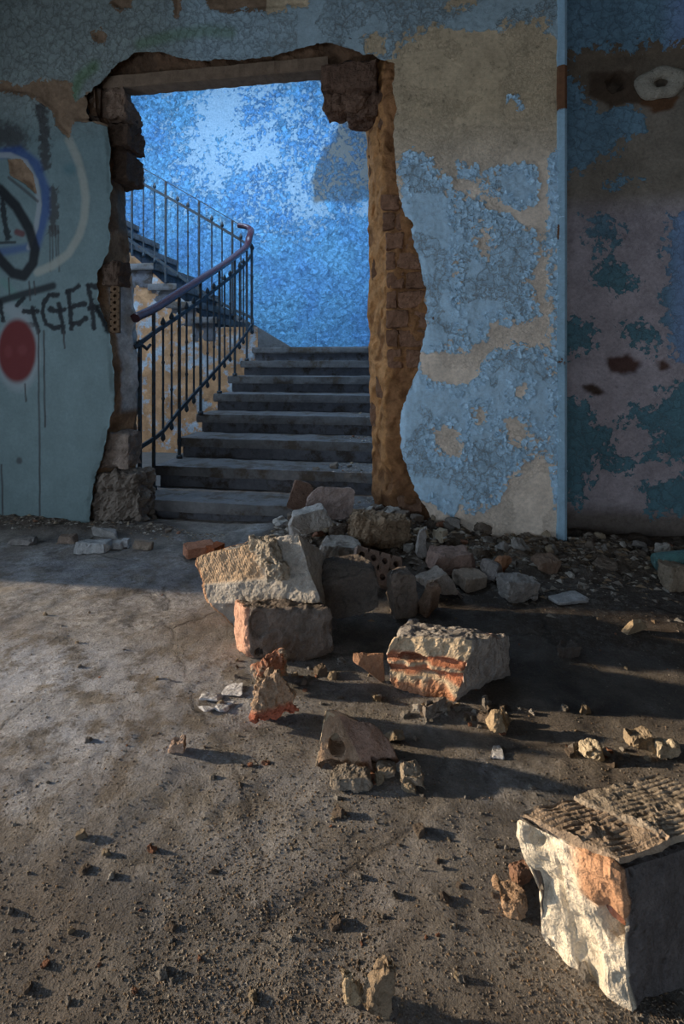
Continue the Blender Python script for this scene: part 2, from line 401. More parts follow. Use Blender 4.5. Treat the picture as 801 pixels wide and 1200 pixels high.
# --- colours of the layers (left wall darker, pier lighter)
def blend(w, a, b): return a * (1 - w[:, None]) + b * w[:, None]
zpx = lambda y: onY(400, y)[1]
wl = sstep(-1.75, -1.2, S)                                                   # from the hall's teal to the pier's blue
pcol = blend(wl, lin(106, 124, 125)[None, :], lin(190, 222, 242)[None, :])
top = sstep(zpx(150), zpx(60), Z)
pcol = blend(top * (1 - 0.35 * wl), pcol, lin(142, 152, 148)[None, :])
bcol = blend(sstep(-0.9, -0.4, S), np.tile(lin(134, 110, 88), (len(S), 1)), lin(238, 220, 200)[None, :])
ptop = (S > -0.9) * sstep(zpx(250), zpx(130), Z)
bcol = blend(ptop, bcol, lin(202, 180, 148)[None, :])
foot = (S > -0.9) * sstep(zpx(560), zpx(640), Z)
bcol = blend(foot * 0.6, bcol, lin(236, 222, 204)[None, :])
stain = np.clip(ptop * 1.0 + 0.25, 0, 1)
crack = np.clip(0.15 + 0.85 * sstep(-0.72, -0.42, S) + 0.55 * top * (S < -0.6), 0, 1)
crack = np.where((S > -0.72) & (n2(S, Z, 4, 3, 41) > 0.0), crack * 0.2, crack)
smooth_left = (S < -1.1) & (Z < zpx(140)); crack = np.where(smooth_left, 0.0, crack)

# --- graffiti on the left wall: strokes of spray and brush paint
graf = np.zeros((len(S), 4)); selL = np.where(S < -1.0)[0]
Sl, Zl = S[selL], Z[selL]
def stroke(px, w, col, a=1.0, soft=0.3, rag=0.0, seed=1):
    pts = wpoly(px); k = 0.0051
    d = dline(Sl, Zl, pts) / k
    if rag: d = d + rag * n2(Sl, Zl, 60, 3, seed)
    m = a * (1 - sstep(w / 2 * (1 - soft), w / 2 * (1 + soft) + 0.6, d))
    g = graf[selL]; o = m + g[:, 3] * (1 - m)
    rgb = (np.array(col)[None, :] * m[:, None] + g[:, :3] * (g[:, 3] * (1 - m))[:, None]) / np.maximum(o, 1e-5)[:, None]
    graf[selL] = np.concatenate([rgb, o[:, None]], 1)
def disc(cx, cy, rx, ry, col, a=1.0, soft=0.12, rot=0.0):
    c = onY(cx, cy); k = 0.0051; dx = (Sl - c[0]) / (rx * k); dz = (Zl - c[1]) / (ry * k)
    d = np.sqrt((dx * math.cos(rot) + dz * math.sin(rot)) ** 2 + (dz * math.cos(rot) - dx * math.sin(rot)) ** 2)
    m = a * (1 - sstep(1 - soft, 1 + soft, d)); g = graf[selL]; o = m + g[:, 3] * (1 - m)
    rgb = (np.array(col)[None, :] * m[:, None] + g[:, :3] * (g[:, 3] * (1 - m))[:, None]) / np.maximum(o, 1e-5)[:, None]
    graf[selL] = np.concatenate([rgb, o[:, None]], 1)
BLK, DRK, WHT, CRM, BLU, RED, GRN = lin(22, 24, 28), lin(56, 52, 52), lin(146, 152, 154), lin(148, 150, 140), lin(44, 72, 128), lin(96, 26, 24), lin(72, 112, 48)
stroke([(-10, 160), (6, 158), (18, 164)], 30, DRK, 0.8, 0.5, 5, 3)
stroke([(48, 126), (51, 150), (53, 192)], 13, DRK, 0.85, 0.35, 4, 4)
stroke([(62, 224), (63, 250), (62, 272)], 11, DRK, 0.8, 0.4, 4, 5)
for x in (58, 61, 65, 68): stroke([(x, 265), (x + 1, 300 + 6 * (x % 5))], 1.6, DRK, 0.6, 0.3)
stroke([(80, 163), (90, 184), (97, 210), (100, 232), (98, 256), (92, 276), (80, 297), (62, 311), (44, 319)], 9, CRM, 0.85, 0.45)
stroke([(-20, 183), (0, 180), (22, 177), (42, 192), (53, 222), (53, 250), (47, 272), (42, 288)], 11, BLU, 0.75, 0.6)
stroke([(-10, 296), (10, 294), (32, 290)], 9, BLU, 0.6, 0.7)
stroke([(-10, 182), (12, 182), (30, 190), (42, 212), (46, 240), (42, 266), (34, 290)], 6, WHT, 0.8, 0.4)
stroke([(10, 208), (28, 222), (44, 236)], 3, DRK, 0.7)
stroke([(3, 236), (6, 262), (10, 278)], 7, BLK, 0.9, 0.3, 2)
stroke([(20, 272), (26, 274)], 7, lin(90, 30, 30), 0.8, 0.4)
stroke([(-5, 285), (18, 284)], 2.4, BLK, 0.8)
stroke([(-16, 212), (0, 222), (19, 242), (34, 268), (41, 292), (39, 308), (28, 323), (15, 320), (0, 304), (-14, 284)], 12, BLK, 0.96, 0.3)
stroke([(10, 362), (20, 366), (28, 372)], 16, WHT, 0.55, 0.7); stroke([(4, 330), (22, 350)], 8, lin(90, 130, 120), 0.5, 0.8)
stroke([(-12, 356), (6, 351), (30, 344), (62, 335)], 8, BLK, 0.9, 0.5)
for pts in ([(0, 354), (4, 376)], [(28, 350), (20, 358)],
            [(28, 365), (44, 365)], [(38, 361), (41, 376), (44, 389)], [(28, 380), (39, 381)],
            [(68, 345), (58, 346), (51, 355), (50, 366), (54, 379), (63, 385), (70, 383)], [(57, 362), (66, 364), (75, 363)], [(69, 357), (72, 372), (74, 389)],
            [(80, 340), (82, 362), (84, 385)], [(79, 342), (85, 340), (92, 335)], [(82, 359), (90, 358), (99, 356)], [(82, 379), (92, 379), (101, 373)],
            [(103, 334), (107, 356), (110, 385)], [(103, 335), (114, 336)], [(105, 362), (116, 359)], [(114, 364), (119, 372), (126, 387)]):
    stroke(pts, 5.2, BLK, 0.95, 0.25, 1.2, 9)
disc(21, 414, 29, 44, WHT, 0.55, 0.16, 0.15); disc(20, 411, 25, 37, RED, 0.97, 0.12, 0.15)
disc(10, 412, 5, 7, lin(120, 60, 60), 0.5, 0.5); disc(26, 410, 6, 6, lin(120, 60, 60), 0.5, 0.5)
for x, y0, y1 in ((45, 385, 612), (51, 388, 500), (29, 450, 470), (2, 545, 612), (74, 388, 408), (34, 330, 352), (10, 326, 345), (40, 330, 345)):
    stroke([(x, y0), (x + 0.6, (y0 + y1) / 2), (x + 1.4, y1)], 1.7, DRK, 0.85, 0.3)
disc(22, 540, 4, 4, DRK, 0.7, 0.4)
disc(82, 198, 9, 7, lin(62, 100, 108), 0.5, 0.6)
stroke([(86, 112), (93, 92), (110, 78)], 13, GRN, 0.55, 0.7)
stroke([(165, 52), (200, 42), (240, 36), (270, 38)], 12, lin(96, 132, 84), 0.45, 0.8)

# --- relief
dep = np.zeros(len(S))
dep += 0.004 * n2(S, Z, 3, 4, 2) + 0.0018 * n2(S, Z, 16, 4, 3)
lost = sstep(0.0, 0.03, -paint) * (S < -0.6)
dep += 0.012 * lost * (1 + 0.6 * n2(S, Z, 14, 3, 7))                          # thick plaster fallen off round the doorway
pm = sstep(-0.006, 0.006, paint + 0.02 * n2(S, Z, 18, 4, 8)) * onpier
dep -= 0.003 * pm * (1 + 0.9 * n2(S, Z, 40, 3, 12))
dep += 0.012 * sstep(-0.03, 0.0, dO) * (0.5 + 0.8 * n2(S, Z, 12, 3, 14)) * (Z < 2.4)
V = np.stack([S2, dep, Z2], 1)
F = grid_faces(*shp)
ok = ~((dO > 0) & ~near)
fk = ok[F].all(1) & ~((dO > 0)[F].all(1))
F = F[fk][:, ::1]
used = np.zeros(len(V), bool); used[F.ravel()] = True; remap = np.cumsum(used) - 1
wall = np_mesh('wall_back', V[used], remap[F], [M_WALL], {'pcol': pcol[used], 'bcol': bcol[used], 'graf': graf[used]},
               {'paint': paint[used], 'crack': crack[used], 'stain': stain[used]}, smooth=True)
W_BACK = tag(obj('wall_back', wall), kind='structure')
onp = onpier & (dO < -0.035)
PIER_S, PIER_Z, PIER_P, PIER_D, PIER_C = S[onp], Z[onp], paint[onp], dep[onp], pcol[onp]

# --- broken reveals of the doorway: strips of raw masonry from the plaster edge back into the wall
def strip(name, rails, along, subs, noise_amp, colfn, seed, axis='z', parent=W_BACK):
    """rails: list of (points [(x,y)...], Y) in the photograph's rows; along: sample rows; subs: pieces between rails"""
    P = []
    for pts, Yd in rails:
        k = 1 if axis == 'z' else 0
        pts = sorted(pts, key=lambda p: p[k]); a = np.array(pts, float)
        v = np.interp(along, a[:, k], a[:, 1 - k])
        yd = Yd if np.isscalar(Yd) else np.interp(along, [q[0] for q in Yd], [q[1] for q in Yd])
        x, y = (v, along) if axis == 'z' else (along, v)
        s_, z_ = onY(x, y, yd); P.append(np.stack([s_, np.broadcast_to(yd, s_.shape), z_], 1))
    rows = []; tt = []
    for i in range(len(P) - 1):
        for j in range(subs[i]):
            w = j / subs[i]; rows.append(P[i] * (1 - w) + P[i + 1] * w); tt.append(i + w)
    rows.append(P[-1]); tt.append(len(P) - 1)
    A = np.stack(rows, 0); nu, nv = A.shape[:2]
    Vv = A.reshape(-1, 3); T = np.repeat(np.array(tt), nv)
    amp = noise_amp * np.clip(T, 0, 1) 
    q = Vv * 9; n_ = fbm(q, 4, seed); m_ = fbm(Vv * 22 + 5, 3, seed + 3)
    Vn = Vv.copy(); Vn[:, 1] += amp * (n_ * 1.0 + m_ * 0.5 - 0.1); Vn[:, 0] += amp * 0.6 * fbm(q + 40, 3, seed + 9)
    c = colfn(Vv, T, n_)
    return obj(name, np_mesh(name, Vn, grid_faces(nu, nv), [M_JAMB], {'col': c}, smooth=True), parent)

B_RIGHT = [(430, 20), (429, 137), (430, 200), (432, 280), (433, 380), (434, 430), (436, 500), (437, 560), (437, 600), (438, 690)]
M_RIGHT = [(450, 20), (449, 137), (446, 200), (449, 240), (454, 280), (456, 330), (455, 380), (456, 420), (452, 450), (449, 480), (448, 520), (456, 560), (464, 590), (470, 612), (480, 640), (490, 690)]
def col_right(Vv, T, n_):
    c = np.tile(lin(190, 138, 90), (len(Vv), 1))
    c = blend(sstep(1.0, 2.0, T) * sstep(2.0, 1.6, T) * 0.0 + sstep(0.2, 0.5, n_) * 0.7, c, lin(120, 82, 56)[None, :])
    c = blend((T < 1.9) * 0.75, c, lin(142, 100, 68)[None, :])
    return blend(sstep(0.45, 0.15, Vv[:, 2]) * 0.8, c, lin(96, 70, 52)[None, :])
rows = np.linspace(60, 690, 300)
FR2 = [(x + 7, y) for x, y in F_RIGHT] + [(469, 20), (567, 690)]
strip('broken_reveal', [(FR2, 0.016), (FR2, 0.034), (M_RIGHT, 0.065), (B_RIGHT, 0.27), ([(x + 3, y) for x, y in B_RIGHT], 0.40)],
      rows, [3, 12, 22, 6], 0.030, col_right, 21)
B_LEFT = [(152, 20), (150, 125), (153, 135), (153, 160), (150, 168), (149, 205), (146, 216), (147, 260), (150, 310), (156, 340), (159, 400), (162, 450), (157, 492), (156, 530), (160, 560), (166, 590), (169, 612), (172, 640), (175, 690)]
FL2 = [(x - 6, y) for x, y in F_LEFT] + [(112, 130), (110, 90), (110, 20), (100, 690)]
def col_left(Vv, T, n_):
    c = np.tile(lin(164, 130, 100), (len(Vv), 1))
    c = blend(sstep(0.1, 0.5, n_) * 0.6, c, lin(110, 84, 64)[None, :])
    za, zb = onY(150, 480, 0.2)[1], onY(150, 335, 0.2)[1]
    w = sstep(1.35, 1.5, T) * sstep(za - .03, za + .03, Vv[:, 2]) * sstep(zb + .05, zb - .05, Vv[:, 2])
    c = blend(w * 0.85, c, lin(206, 208, 206)[None, :])
    zc = onY(150, 250, 0.2)[1]
    c = blend(sstep(1.4, 1.6, T) * sstep(zc - .15, zc - .08, Vv[:, 2]) * sstep(zc + .16, zc + .1, Vv[:, 2]) * 0.7, c, lin(118, 118, 112)[None, :])
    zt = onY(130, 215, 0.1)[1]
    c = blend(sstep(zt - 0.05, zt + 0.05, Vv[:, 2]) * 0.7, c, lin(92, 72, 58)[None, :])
    ft = sstep(onY(140, 545, 0.1)[1], onY(140, 575, 0.1)[1], Vv[:, 2])
    return blend(ft * 0.8, c, lin(150, 132, 112)[None, :])
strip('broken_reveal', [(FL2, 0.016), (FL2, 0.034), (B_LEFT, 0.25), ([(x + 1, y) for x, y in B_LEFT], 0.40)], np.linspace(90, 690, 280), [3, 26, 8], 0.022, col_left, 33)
G_TOP = [(60, 104), (135, 96), (375, 72), (480, 62)]
def col_top(Vv, T, n_):
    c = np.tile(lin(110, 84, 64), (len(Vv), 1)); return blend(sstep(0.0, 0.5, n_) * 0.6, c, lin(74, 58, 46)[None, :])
FT2 = [(60, 150)] + F_TOP + [(462, 75), (480, 75)]
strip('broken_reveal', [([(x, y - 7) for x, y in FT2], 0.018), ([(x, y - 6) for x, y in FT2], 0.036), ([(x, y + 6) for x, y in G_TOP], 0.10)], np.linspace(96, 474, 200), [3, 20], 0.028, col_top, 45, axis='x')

# --- solid core behind the sheet (keeps the stairwell's light out of the hall)
sl = onY(140, 300, 0.2)[0]; sr = onY(462, 300, 0.2)[0] + 0.16
bm = box_bm((-3.3, 0.05, -0.1), (sl - 0.16, 0.40, 3.75)); box_bm((sr, 0.13, -0.1), (S1, 0.40, 3.75), bm=bm)
box_bm((sl - 0.2, 0.14, onY(260, 60, 0.14)[1]), (sr + 0.05, 0.36, 3.75), bm=bm)
box_bm((-3.3, 0.03, 3.30), (S1, 0.14, 3.75), bm=bm)
box_bm((wp(436, 100, 0.16).x, 0.16, wp(436, 118, 0.16).z), (sr + 0.05, 0.36, 3.75), bm=bm)
box_bm((wp(392, 60, 0.11).x, 0.11, wp(400, 72, 0.11).z), (wp(470, 60, 0.11).x, 0.30, 3.75), bm=bm)
obj('masonry_core', bm_mesh('masonry_core', bm, M_PLAIN), W_BACK)

# --- concrete lintel over the doorway
a0 = wp(120, 101, 0.05); a1 = wp(384, 78, 0.05)
zt0, zb0 = onY(128, 94, 0.05)[1], onY(128, 102.5, 0.05)[1]; zt1, zb1 = onY(380, 71, 0.05)[1], onY(380, 80, 0.05)[1]
nL = 40; rngL = random.Random(4); Vl = []; Fl = []
for i in range(nL + 1):
    w = i / nL; s_ = a0.x * (1 - w) + a1.x * w; zt = zt0 * (1 - w) + zt1 * w; zb = zb0 * (1 - w) + zb1 * w
    j = 0.004 * rngL.uniform(-1, 1)
    Vl += [(s_, 0.045 + j, zt + 0.02), (s_, 0.05 + j, zb), (s_, 0.058, zb - 0.003), (s_, 0.165 + j, zb + 0.004 * (i % 3 == 0)), (s_, 0.175, zt + 0.08)]
for i in range(nL):
    for k in range(4): Fl.append((i * 5 + k, i * 5 + k + 1, i * 5 + k + 6, i * 5 + k + 5))
lm = bpy.data.meshes.new('lintel'); lm.from_pydata(Vl, [], Fl); lm.materials.append(M_LINTEL)
obj('lintel', lm, W_BACK)['label'] = 'pale formwork-marked concrete lintel over the doorway'

# ------------------------------------------------------------------ broken pieces: bent boxes with chipped corners and rough faces
def surf_box(n):
    nx, ny, nz = n; idx = {}; P = []; F = []; fid = []
    def vid(i, j, k):
        if (i, j, k) not in idx: idx[(i, j, k)] = len(P); P.append((i / nx, j / ny, k / nz))
        return idx[(i, j, k)]
    for i in range(nx):
        for j in range(ny):
            F.append((vid(i, j, 0), vid(i, j + 1, 0), vid(i + 1, j + 1, 0), vid(i + 1, j, 0))); fid.append(0)
            F.append((vid(i, j, nz), vid(i + 1, j, nz), vid(i + 1, j + 1, nz), vid(i, j + 1, nz))); fid.append(1)
    for i in range(nx):
        for k in range(nz):
            F.append((vid(i, 0, k), vid(i + 1, 0, k), vid(i + 1, 0, k + 1), vid(i, 0, k + 1))); fid.append(2)
            F.append((vid(i, ny, k), vid(i, ny, k + 1), vid(i + 1, ny, k + 1), vid(i + 1, ny, k))); fid.append(3)
    for j in range(ny):
        for k in range(nz):
            F.append((vid(0, j, k), vid(0, j, k + 1), vid(0, j + 1, k + 1), vid(0, j + 1, k))); fid.append(4)
            F.append((vid(nx, j, k), vid(nx, j + 1, k), vid(nx, j + 1, k + 1), vid(nx, j, k + 1))); fid.append(5)
    return np.array(P), np.array(F), np.array(fid)
def vnormals(V, F):
    n = np.cross(V[F[:, 2]] - V[F[:, 0]], V[F[:, 3]] - V[F[:, 1]])
    N = np.zeros_like(V)
    for k in range(4): np.add.at(N, F[:, k], n)
    return N / (np.linalg.norm(N, axis=1, keepdims=True) + 1e-9)
def chunk(c8, res=0.012, rough=0.006, chips=3, seed=1, col=(0.4, 0.36, 0.3), mod=None, colmod=None, freq=22, smooth=False, chipd=(0.72, 0.9), name='chunk', mat=None, nmax=60, edge=0.8):
    """c8: 8 corners, bottom ring then top ring"""
    c = np.array([tuple(p) for p in c8], float)
    L = [max(np.linalg.norm(c[1] - c[0]), np.linalg.norm(c[5] - c[4])), max(np.linalg.norm(c[3] - c[0]), np.linalg.norm(c[7] - c[4])), max(np.linalg.norm(c[4 + i] - c[i]) for i in range(4))]
    n = [int(np.clip(round(l / res), 2, nmax)) for l in L]
    U, F, fid = surf_box(n); u, v, w = U.T
    b = lambda q: (q[0][None] * ((1 - u) * (1 - v))[:, None] + q[1][None] * (u * (1 - v))[:, None] + q[2][None] * (u * v)[:, None] + q[3][None] * ((1 - u) * v)[:, None])
    V = b(c[:4]) * (1 - w)[:, None] + b(c[4:]) * w[:, None]
    ctr = V.mean(0); rg = np.random.RandomState(seed); size = np.mean(L)
    for k in range(chips):
        q = c[rg.randint(8)] if rg.rand() < 0.6 else (c[rg.randint(8)] + c[rg.randint(8)]) / 2
        d = q - ctr; ln = np.linalg.norm(d)
        if ln < 1e-6: continue
        d = d / ln + rg.normal(0, 0.25, 3); d /= np.linalg.norm(d); off = ln * rg.uniform(*chipd)
        ex = (V - ctr) @ d - off; m = ex > 0; V[m] -= ex[m][:, None] * d
    cc = np.abs(U * 2 - 1); nr = (cc ** 9).sum(1) ** (1 / 9)
    kn = edge * (0.8 + 1.6 * np.clip(fbm(V * (0.055 / max(size, 1e-3)) * 80 + seed * 1.7, 3, seed + 5), -0.4, 1))
    V = ctr + (V - ctr) * (nr ** -np.maximum(kn, 0.1))[:, None]
    N = vnormals(V, F)
    q = V * max(freq, 1.7 / size) + seed * 3.1
    nz_ = fbm(q, 5, seed, 0.56); V = V + N * (rough * nz_)[:, None]
    if mod is not None: V = mod(V, U, N)
    C = np.tile(np.array(col, float), (len(V), 1))
    if colmod is not None: C = colmod(V, U, C, nz_)
    C = C * 0.78 + 0.22 * (C @ np.array([0.25, 0.6, 0.15]))[:, None]
    return np_mesh(name, V, F, [mat or M_RUB], {'col': C}, smooth=smooth)
def box8(w, d, h, jit=0.0, seed=0, taper=0.0):
    rg = np.random.RandomState(seed); t = 1 - taper
    c = np.array([(-w / 2, -d / 2, 0), (w / 2, -d / 2, 0), (w / 2, d / 2, 0), (-w / 2, d / 2, 0), (-w / 2 * t, -d / 2 * t, h), (w / 2 * t, -d / 2 * t, h), (w / 2 * t, d / 2 * t, h), (-w / 2 * t, d / 2 * t, h)])
    return c + rg.uniform(-1, 1, (8, 3)) * jit * np.array([w, d, h])
def settle(m, o, z=0.0):
    """drop a placed piece so that its lowest point stands on level z (sunk a hair into the dust)"""
    bpy.context.view_layer.update()
    lo = min((o.matrix_world @ v.co).z for v in m.vertices); o.location.z += z - lo - 0.002

C_MORT, C_PALE, C_TERRA, C_GREY, C_BROWN = lin(178, 164, 144), lin(200, 192, 180), lin(186, 120, 84), lin(140, 134, 128), lin(140, 112, 88)

# --- bricks laid bare in the doorway's edges, children of the wall
rb = random.Random(8)
def wall_brick(x0, x1, y0, y1, Y, depth, seed, col, rough=0.006, parent=W_BACK, chips=2):
    p0 = wp(x0, y1, Y); p1 = wp(x1, y0, Y)
    cx, cz = p0.x, p0.z; w, h = p1.x - p0.x, p1.z - p0.z
    c = [(0, 0, 0), (w, 0, 0), (w, depth, 0), (0, depth, 0), (0, 0, h), (w, 0, h), (w, depth, h), (0, depth, h)]
    return obj('brick', chunk(c, 0.012, rough, chips, seed, col, name='brick', freq=24, chipd=(0.86, 0.97)), parent, (p0.x, Y, p0.z))
ys = [226, 247, 270, 293.5, 317, 339.5, 362, 385.5, 408, 432]
fx = lambda y: np.interp(y, [p[1] for p in F_RIGHT], [p[0] for p in F_RIGHT])
mx = lambda y: np.interp(y, [p[1] for p in M_RIGHT], [p[0] for p in M_RIGHT])
for k in range(len(ys) - 1):
    y0, y1 = ys[k] + 1.2, ys[k + 1] - 1.2; ym = (y0 + y1) / 2; L, R = mx(ym) - 3, fx(ym) + 16
    cut = L + (12 if k % 2 else 24) + rb.uniform(-3, 3)
    for a, b in ((L, cut - 0.8), (cut + 0.8, R)):
        cc = lin(150, 104, 72) * rb.uniform(0.75, 1.1)
        wall_brick(a, b, y0, y1, 0.035 + rb.uniform(-0.008, 0.012), 0.10, rb.randrange(999), cc)
for x0, x1, y0, y1, Y in ((466, 494, 583, 601, 0.04), (452, 470, 604, 624, 0.06), (472, 512, 604, 626, 0.045), (456, 500, 628, 650, 0.04), (434, 454, 470, 500, 0.20), (436, 452, 300, 328, 0.2), (440, 458, 440, 466, 0.14), (432, 446, 180, 205, 0.22)):
    wall_brick(x0, x1, y0, y1, Y, 0.1, rb.randrange(999), lin(138, 100, 72) * rb.uniform(0.85, 1.1), 0.009)
# the stub that sticks out under the lintel's end, and the rough stones at the other side
wall_brick(375, 441, 69, 107, 0.03, 0.17, 71, lin(112, 82, 62), 0.007, chips=2)
wall_brick(379, 430, 105, 131, 0.06, 0.15, 72, lin(120, 88, 66), 0.014, chips=6)
wall_brick(404, 447, 108, 136, 0.075, 0.2, 78, lin(112, 82, 62), 0.012, chips=5)
wall_brick(444, 460, 100, 150, 0.09, 0.2, 73, lin(134, 100, 74), 0.012, chips=3)
wall_brick(101, 146, 100, 140, 0.05, 0.2, 74, lin(132, 104, 82), 0.012, chips=5)
wall_brick(122, 149, 142, 172, 0.08, 0.2, 75, lin(106, 82, 64), 0.012, chips=4)
wall_brick(126, 148, 174, 212, 0.10, 0.2, 76, lin(100, 78, 62), 0.012, chips=4)
wall_brick(140, 154, 131, 166, 0.14, 0.12, 77, lin(92, 72, 58), 0.010, chips=5)
wall_brick(118, 140, 306, 334, 0.02, 0.12, 79, lin(96, 74, 58), 0.014, chips=5)
wall_brick(118, 150, 508, 548, 0.05, 0.15, 80, lin(142, 122, 106), 0.010, chips=3)
wall_brick(110, 162, 556, 640, 0.03, 0.20, 82, lin(124, 110, 96), 0.026, chips=8)

def plate_with_holes(w, h, t, cells, r, seg=10):
    """upright plate in the xz plane, front at y=0; cells: list of (cx, cz, cw, ch) that tile it, each with a round hole"""
    V = []; F = []
    for cx, cz, cw, ch in cells:
        b = len(V)
        for j in range(seg):
            a = 2 * math.pi * j / seg; ca, sa = math.cos(a), math.sin(a)
            k = min(cw / 2 / max(abs(ca), 1e-6), ch / 2 / max(abs(sa), 1e-6))
            V += [(cx + ca * k, 0, cz + sa * k), (cx + ca * r, 0, cz + sa * r), (cx + ca * r * 0.8, t * 0.8, cz + sa * r * 0.8)]
        for j in range(seg):
            i0, i1 = b + j * 3, b + ((j + 1) % seg) * 3
            F += [(i0, i1, i1 + 1, i0 + 1), (i0 + 1, i1 + 1, i1 + 2, i0 + 2)]
    b = len(V); V += [(-w / 2, 0, 0), (w / 2, 0, 0), (w / 2, 0, h), (-w / 2, 0, h), (-w / 2, t, 0), (w / 2, t, 0), (w / 2, t, h), (-w / 2, t, h)]
    F += [(b, b + 1, b + 5, b + 4), (b + 1, b + 2, b + 6, b + 5), (b + 2, b + 3, b + 7, b + 6), (b + 3, b, b + 4, b + 7), (b + 4, b + 5, b + 6, b + 7)]
    return V, F
def holed(name, w, h, t, nx, nz, r, col, seg=12):
    cells = [(-w / 2 + w / nx * (i + 0.5), h / nz * (j + 0.5), w / nx, h / nz) for i in range(nx) for j in range(nz)]
    V, F = plate_with_holes(w, h, t, cells, r, seg); m = bpy.data.meshes.new(name); m.from_pydata(V, [], F); m.materials.append(M_RUB)
    a = m.color_attributes.new('col', 'FLOAT_COLOR', 'POINT'); a.data.foreach_set('color', np.tile(np.array([*col, 1.0], np.float32), len(V)))
    return m
p = wp(135, 390, 0.03); q = wp(135, 335, 0.03)
ps = obj('perforated_brick_edge', holed('perforated_brick_edge', 0.05, q.z - p.z, 0.04, 1, 7, 0.0090, lin(122, 98, 76)), W_BACK, (p.x, 0.025, p.z), (0, 0, 0.35))

# --- painted corner strip of the pier
bm = bmesh.new(); N_ = 60; xs0 = onY(651.5, 300, -0.008)[0]; xs1 = onY(664, 300, -0.008)[0]; rs = random.Random(2); prev = None
for i in range(N_ + 1):
    z = onY(658, 662, -0.01)[1] + (3.3 - onY(658, 662, -0.01)[1]) * i / N_
    j = rs.uniform(-0.003, 0.003)
    ring = [bm.verts.new(v) for v in ((xs0 + j, 0.006, z), (xs0 + 0.008 + j, -0.009, z), (xs1 - 0.012, -0.016, z), (xs1, -0.008, z), (xs1 + 0.002, 0.06, z))]
    if prev:
        for k in range(4): bm.faces.new((prev[k], prev[k + 1], ring[k + 1], ring[k]))
    else: bm.faces.new(ring)
    prev = ring
me = bpy.data.meshes.new('corner_strip'); bm.to_mesh(me); bm.free()
co = np.zeros(len(me.vertices) * 3, np.float32); me.vertices.foreach_get('co', co); co = co.reshape(-1, 3)
zz = co[:, 2]
rusty = (n2(co[:, 0] * 0, zz, 5, 3, 61) * 0.09 + 0.075)
rusty = np.where((zz > onY(655, 130)[1]) & (zz < onY(655, 75)[1]), -0.05, rusty); rusty = np.where((np.abs(zz - onY(655, 275)[1]) < 0.06) & (co[:, 0] < xs0 + 0.03), -0.03, rusty)
for key, c in (('pcol', lin(156, 188, 206)), ('bcol', lin(120, 84, 60))):
    a = me.color_attributes.new(key, 'FLOAT_COLOR', 'POINT'); a.data.foreach_set('color', np.tile(np.array([*c, 1], np.float32), len(co)))
for key, val in (('paint', rusty), ('crack', zz * 0 + 0.1), ('stain', zz * 0)):
    a = me.attributes.new(key, 'FLOAT', 'POINT'); a.data.foreach_set('value', np.asarray(val, np.float32))
a = me.color_attributes.new('graf', 'FLOAT_COLOR', 'POINT'); a.data.foreach_set('color', np.zeros(len(co) * 4, np.float32))
me.materials.append(M_WALL)
obj('corner_strip', me, W_BACK)['label'] = 'chipped light blue corner strip of the pier'

# ------------------------------------------------------------------ recessed wall beyond the pier
YR = 0.20
ds = 0.008; ss = np.arange(0.5, 2.75, ds); zs = np.arange(-0.02, 3.4, ds)
S, Z = np.meshgrid(ss, zs, indexing='ij'); shp = S.shape; S = S.ravel(); Z = Z.ravel()
R = lambda px: wpoly(px, YR)
def rpaint(polys):
    d = np.full(S.shape, -0.2)
    for p in polys: d = np.maximum(d, sdf(S, Z, R(p)))
    return d
pnt = rpaint([[(600, -60), (1100, -60), (1100, 40), (801, 52), (740, 58), (700, 60), (680, 66), (600, 70)],
              [(600, 85), (680, 90), (690, 118), (705, 128), (735, 122), (755, 135), (760, 160), (735, 165), (715, 185), (690, 196), (660, 200), (600, 200)],
              [(710, 215), (728, 207), (748, 212), (735, 220), (715, 222)], [(600, 380), (690, 375), (693, 405), (680, 418), (600, 420)],
              [(680, 250), (700, 240), (720, 252), (735, 270), (730, 290), (700, 292), (684, 275)], [(780, 250), (860, 240), (900, 420), (800, 430), (778, 400), (775, 330)],
              [(730, 380), (765, 375), (778, 395), (760, 412), (735, 402)], [(600, 472), (690, 470), (697, 500), (720, 495), (760, 470), (801, 440), (900, 440), (900, 560), (801, 540), (760, 545), (720, 555), (700, 540), (690, 580), (600, 600)],
              [(660, 560), (700, 548), (690, 585), (662, 592)], [(745, 570), (801, 555), (900, 560), (900, 625), (801, 612), (760, 600)],
              [(700, 300), (735, 305), (750, 330), (725, 345), (695, 335)]])
pnt = np.minimum(pnt, -sdf(S, Z, R([(720, 508), (745, 500), (765, 515), (740, 535), (722, 528)])))
pnt = np.clip(pnt, -0.2, 0.2) * 0.55 + 0.018 * n2(S, Z, 7, 5, 91)
zp = lambda y: onY(730, y, YR)[1]
pc = blend(sstep(zp(230), zp(330), Z), np.tile(lin(122, 156, 176), (len(S), 1)), lin(100, 140, 152)[None, :])
pc = blend(sstep(onY(765, 300, YR)[0], onY(801, 300, YR)[0], S) * (Z > zp(430)), pc, lin(140, 168, 206)[None, :])
bc = blend(sstep(zp(220), zp(260), Z), np.tile(lin(146, 136, 122), (len(S), 1)), lin(182, 172, 176)[None, :])
bc = blend(sstep(zp(130), zp(100), Z), bc, lin(122, 108, 92)[None, :])
bc = blend(sstep(zp(585), zp(610), Z), bc, lin(122, 112, 104)[None, :])
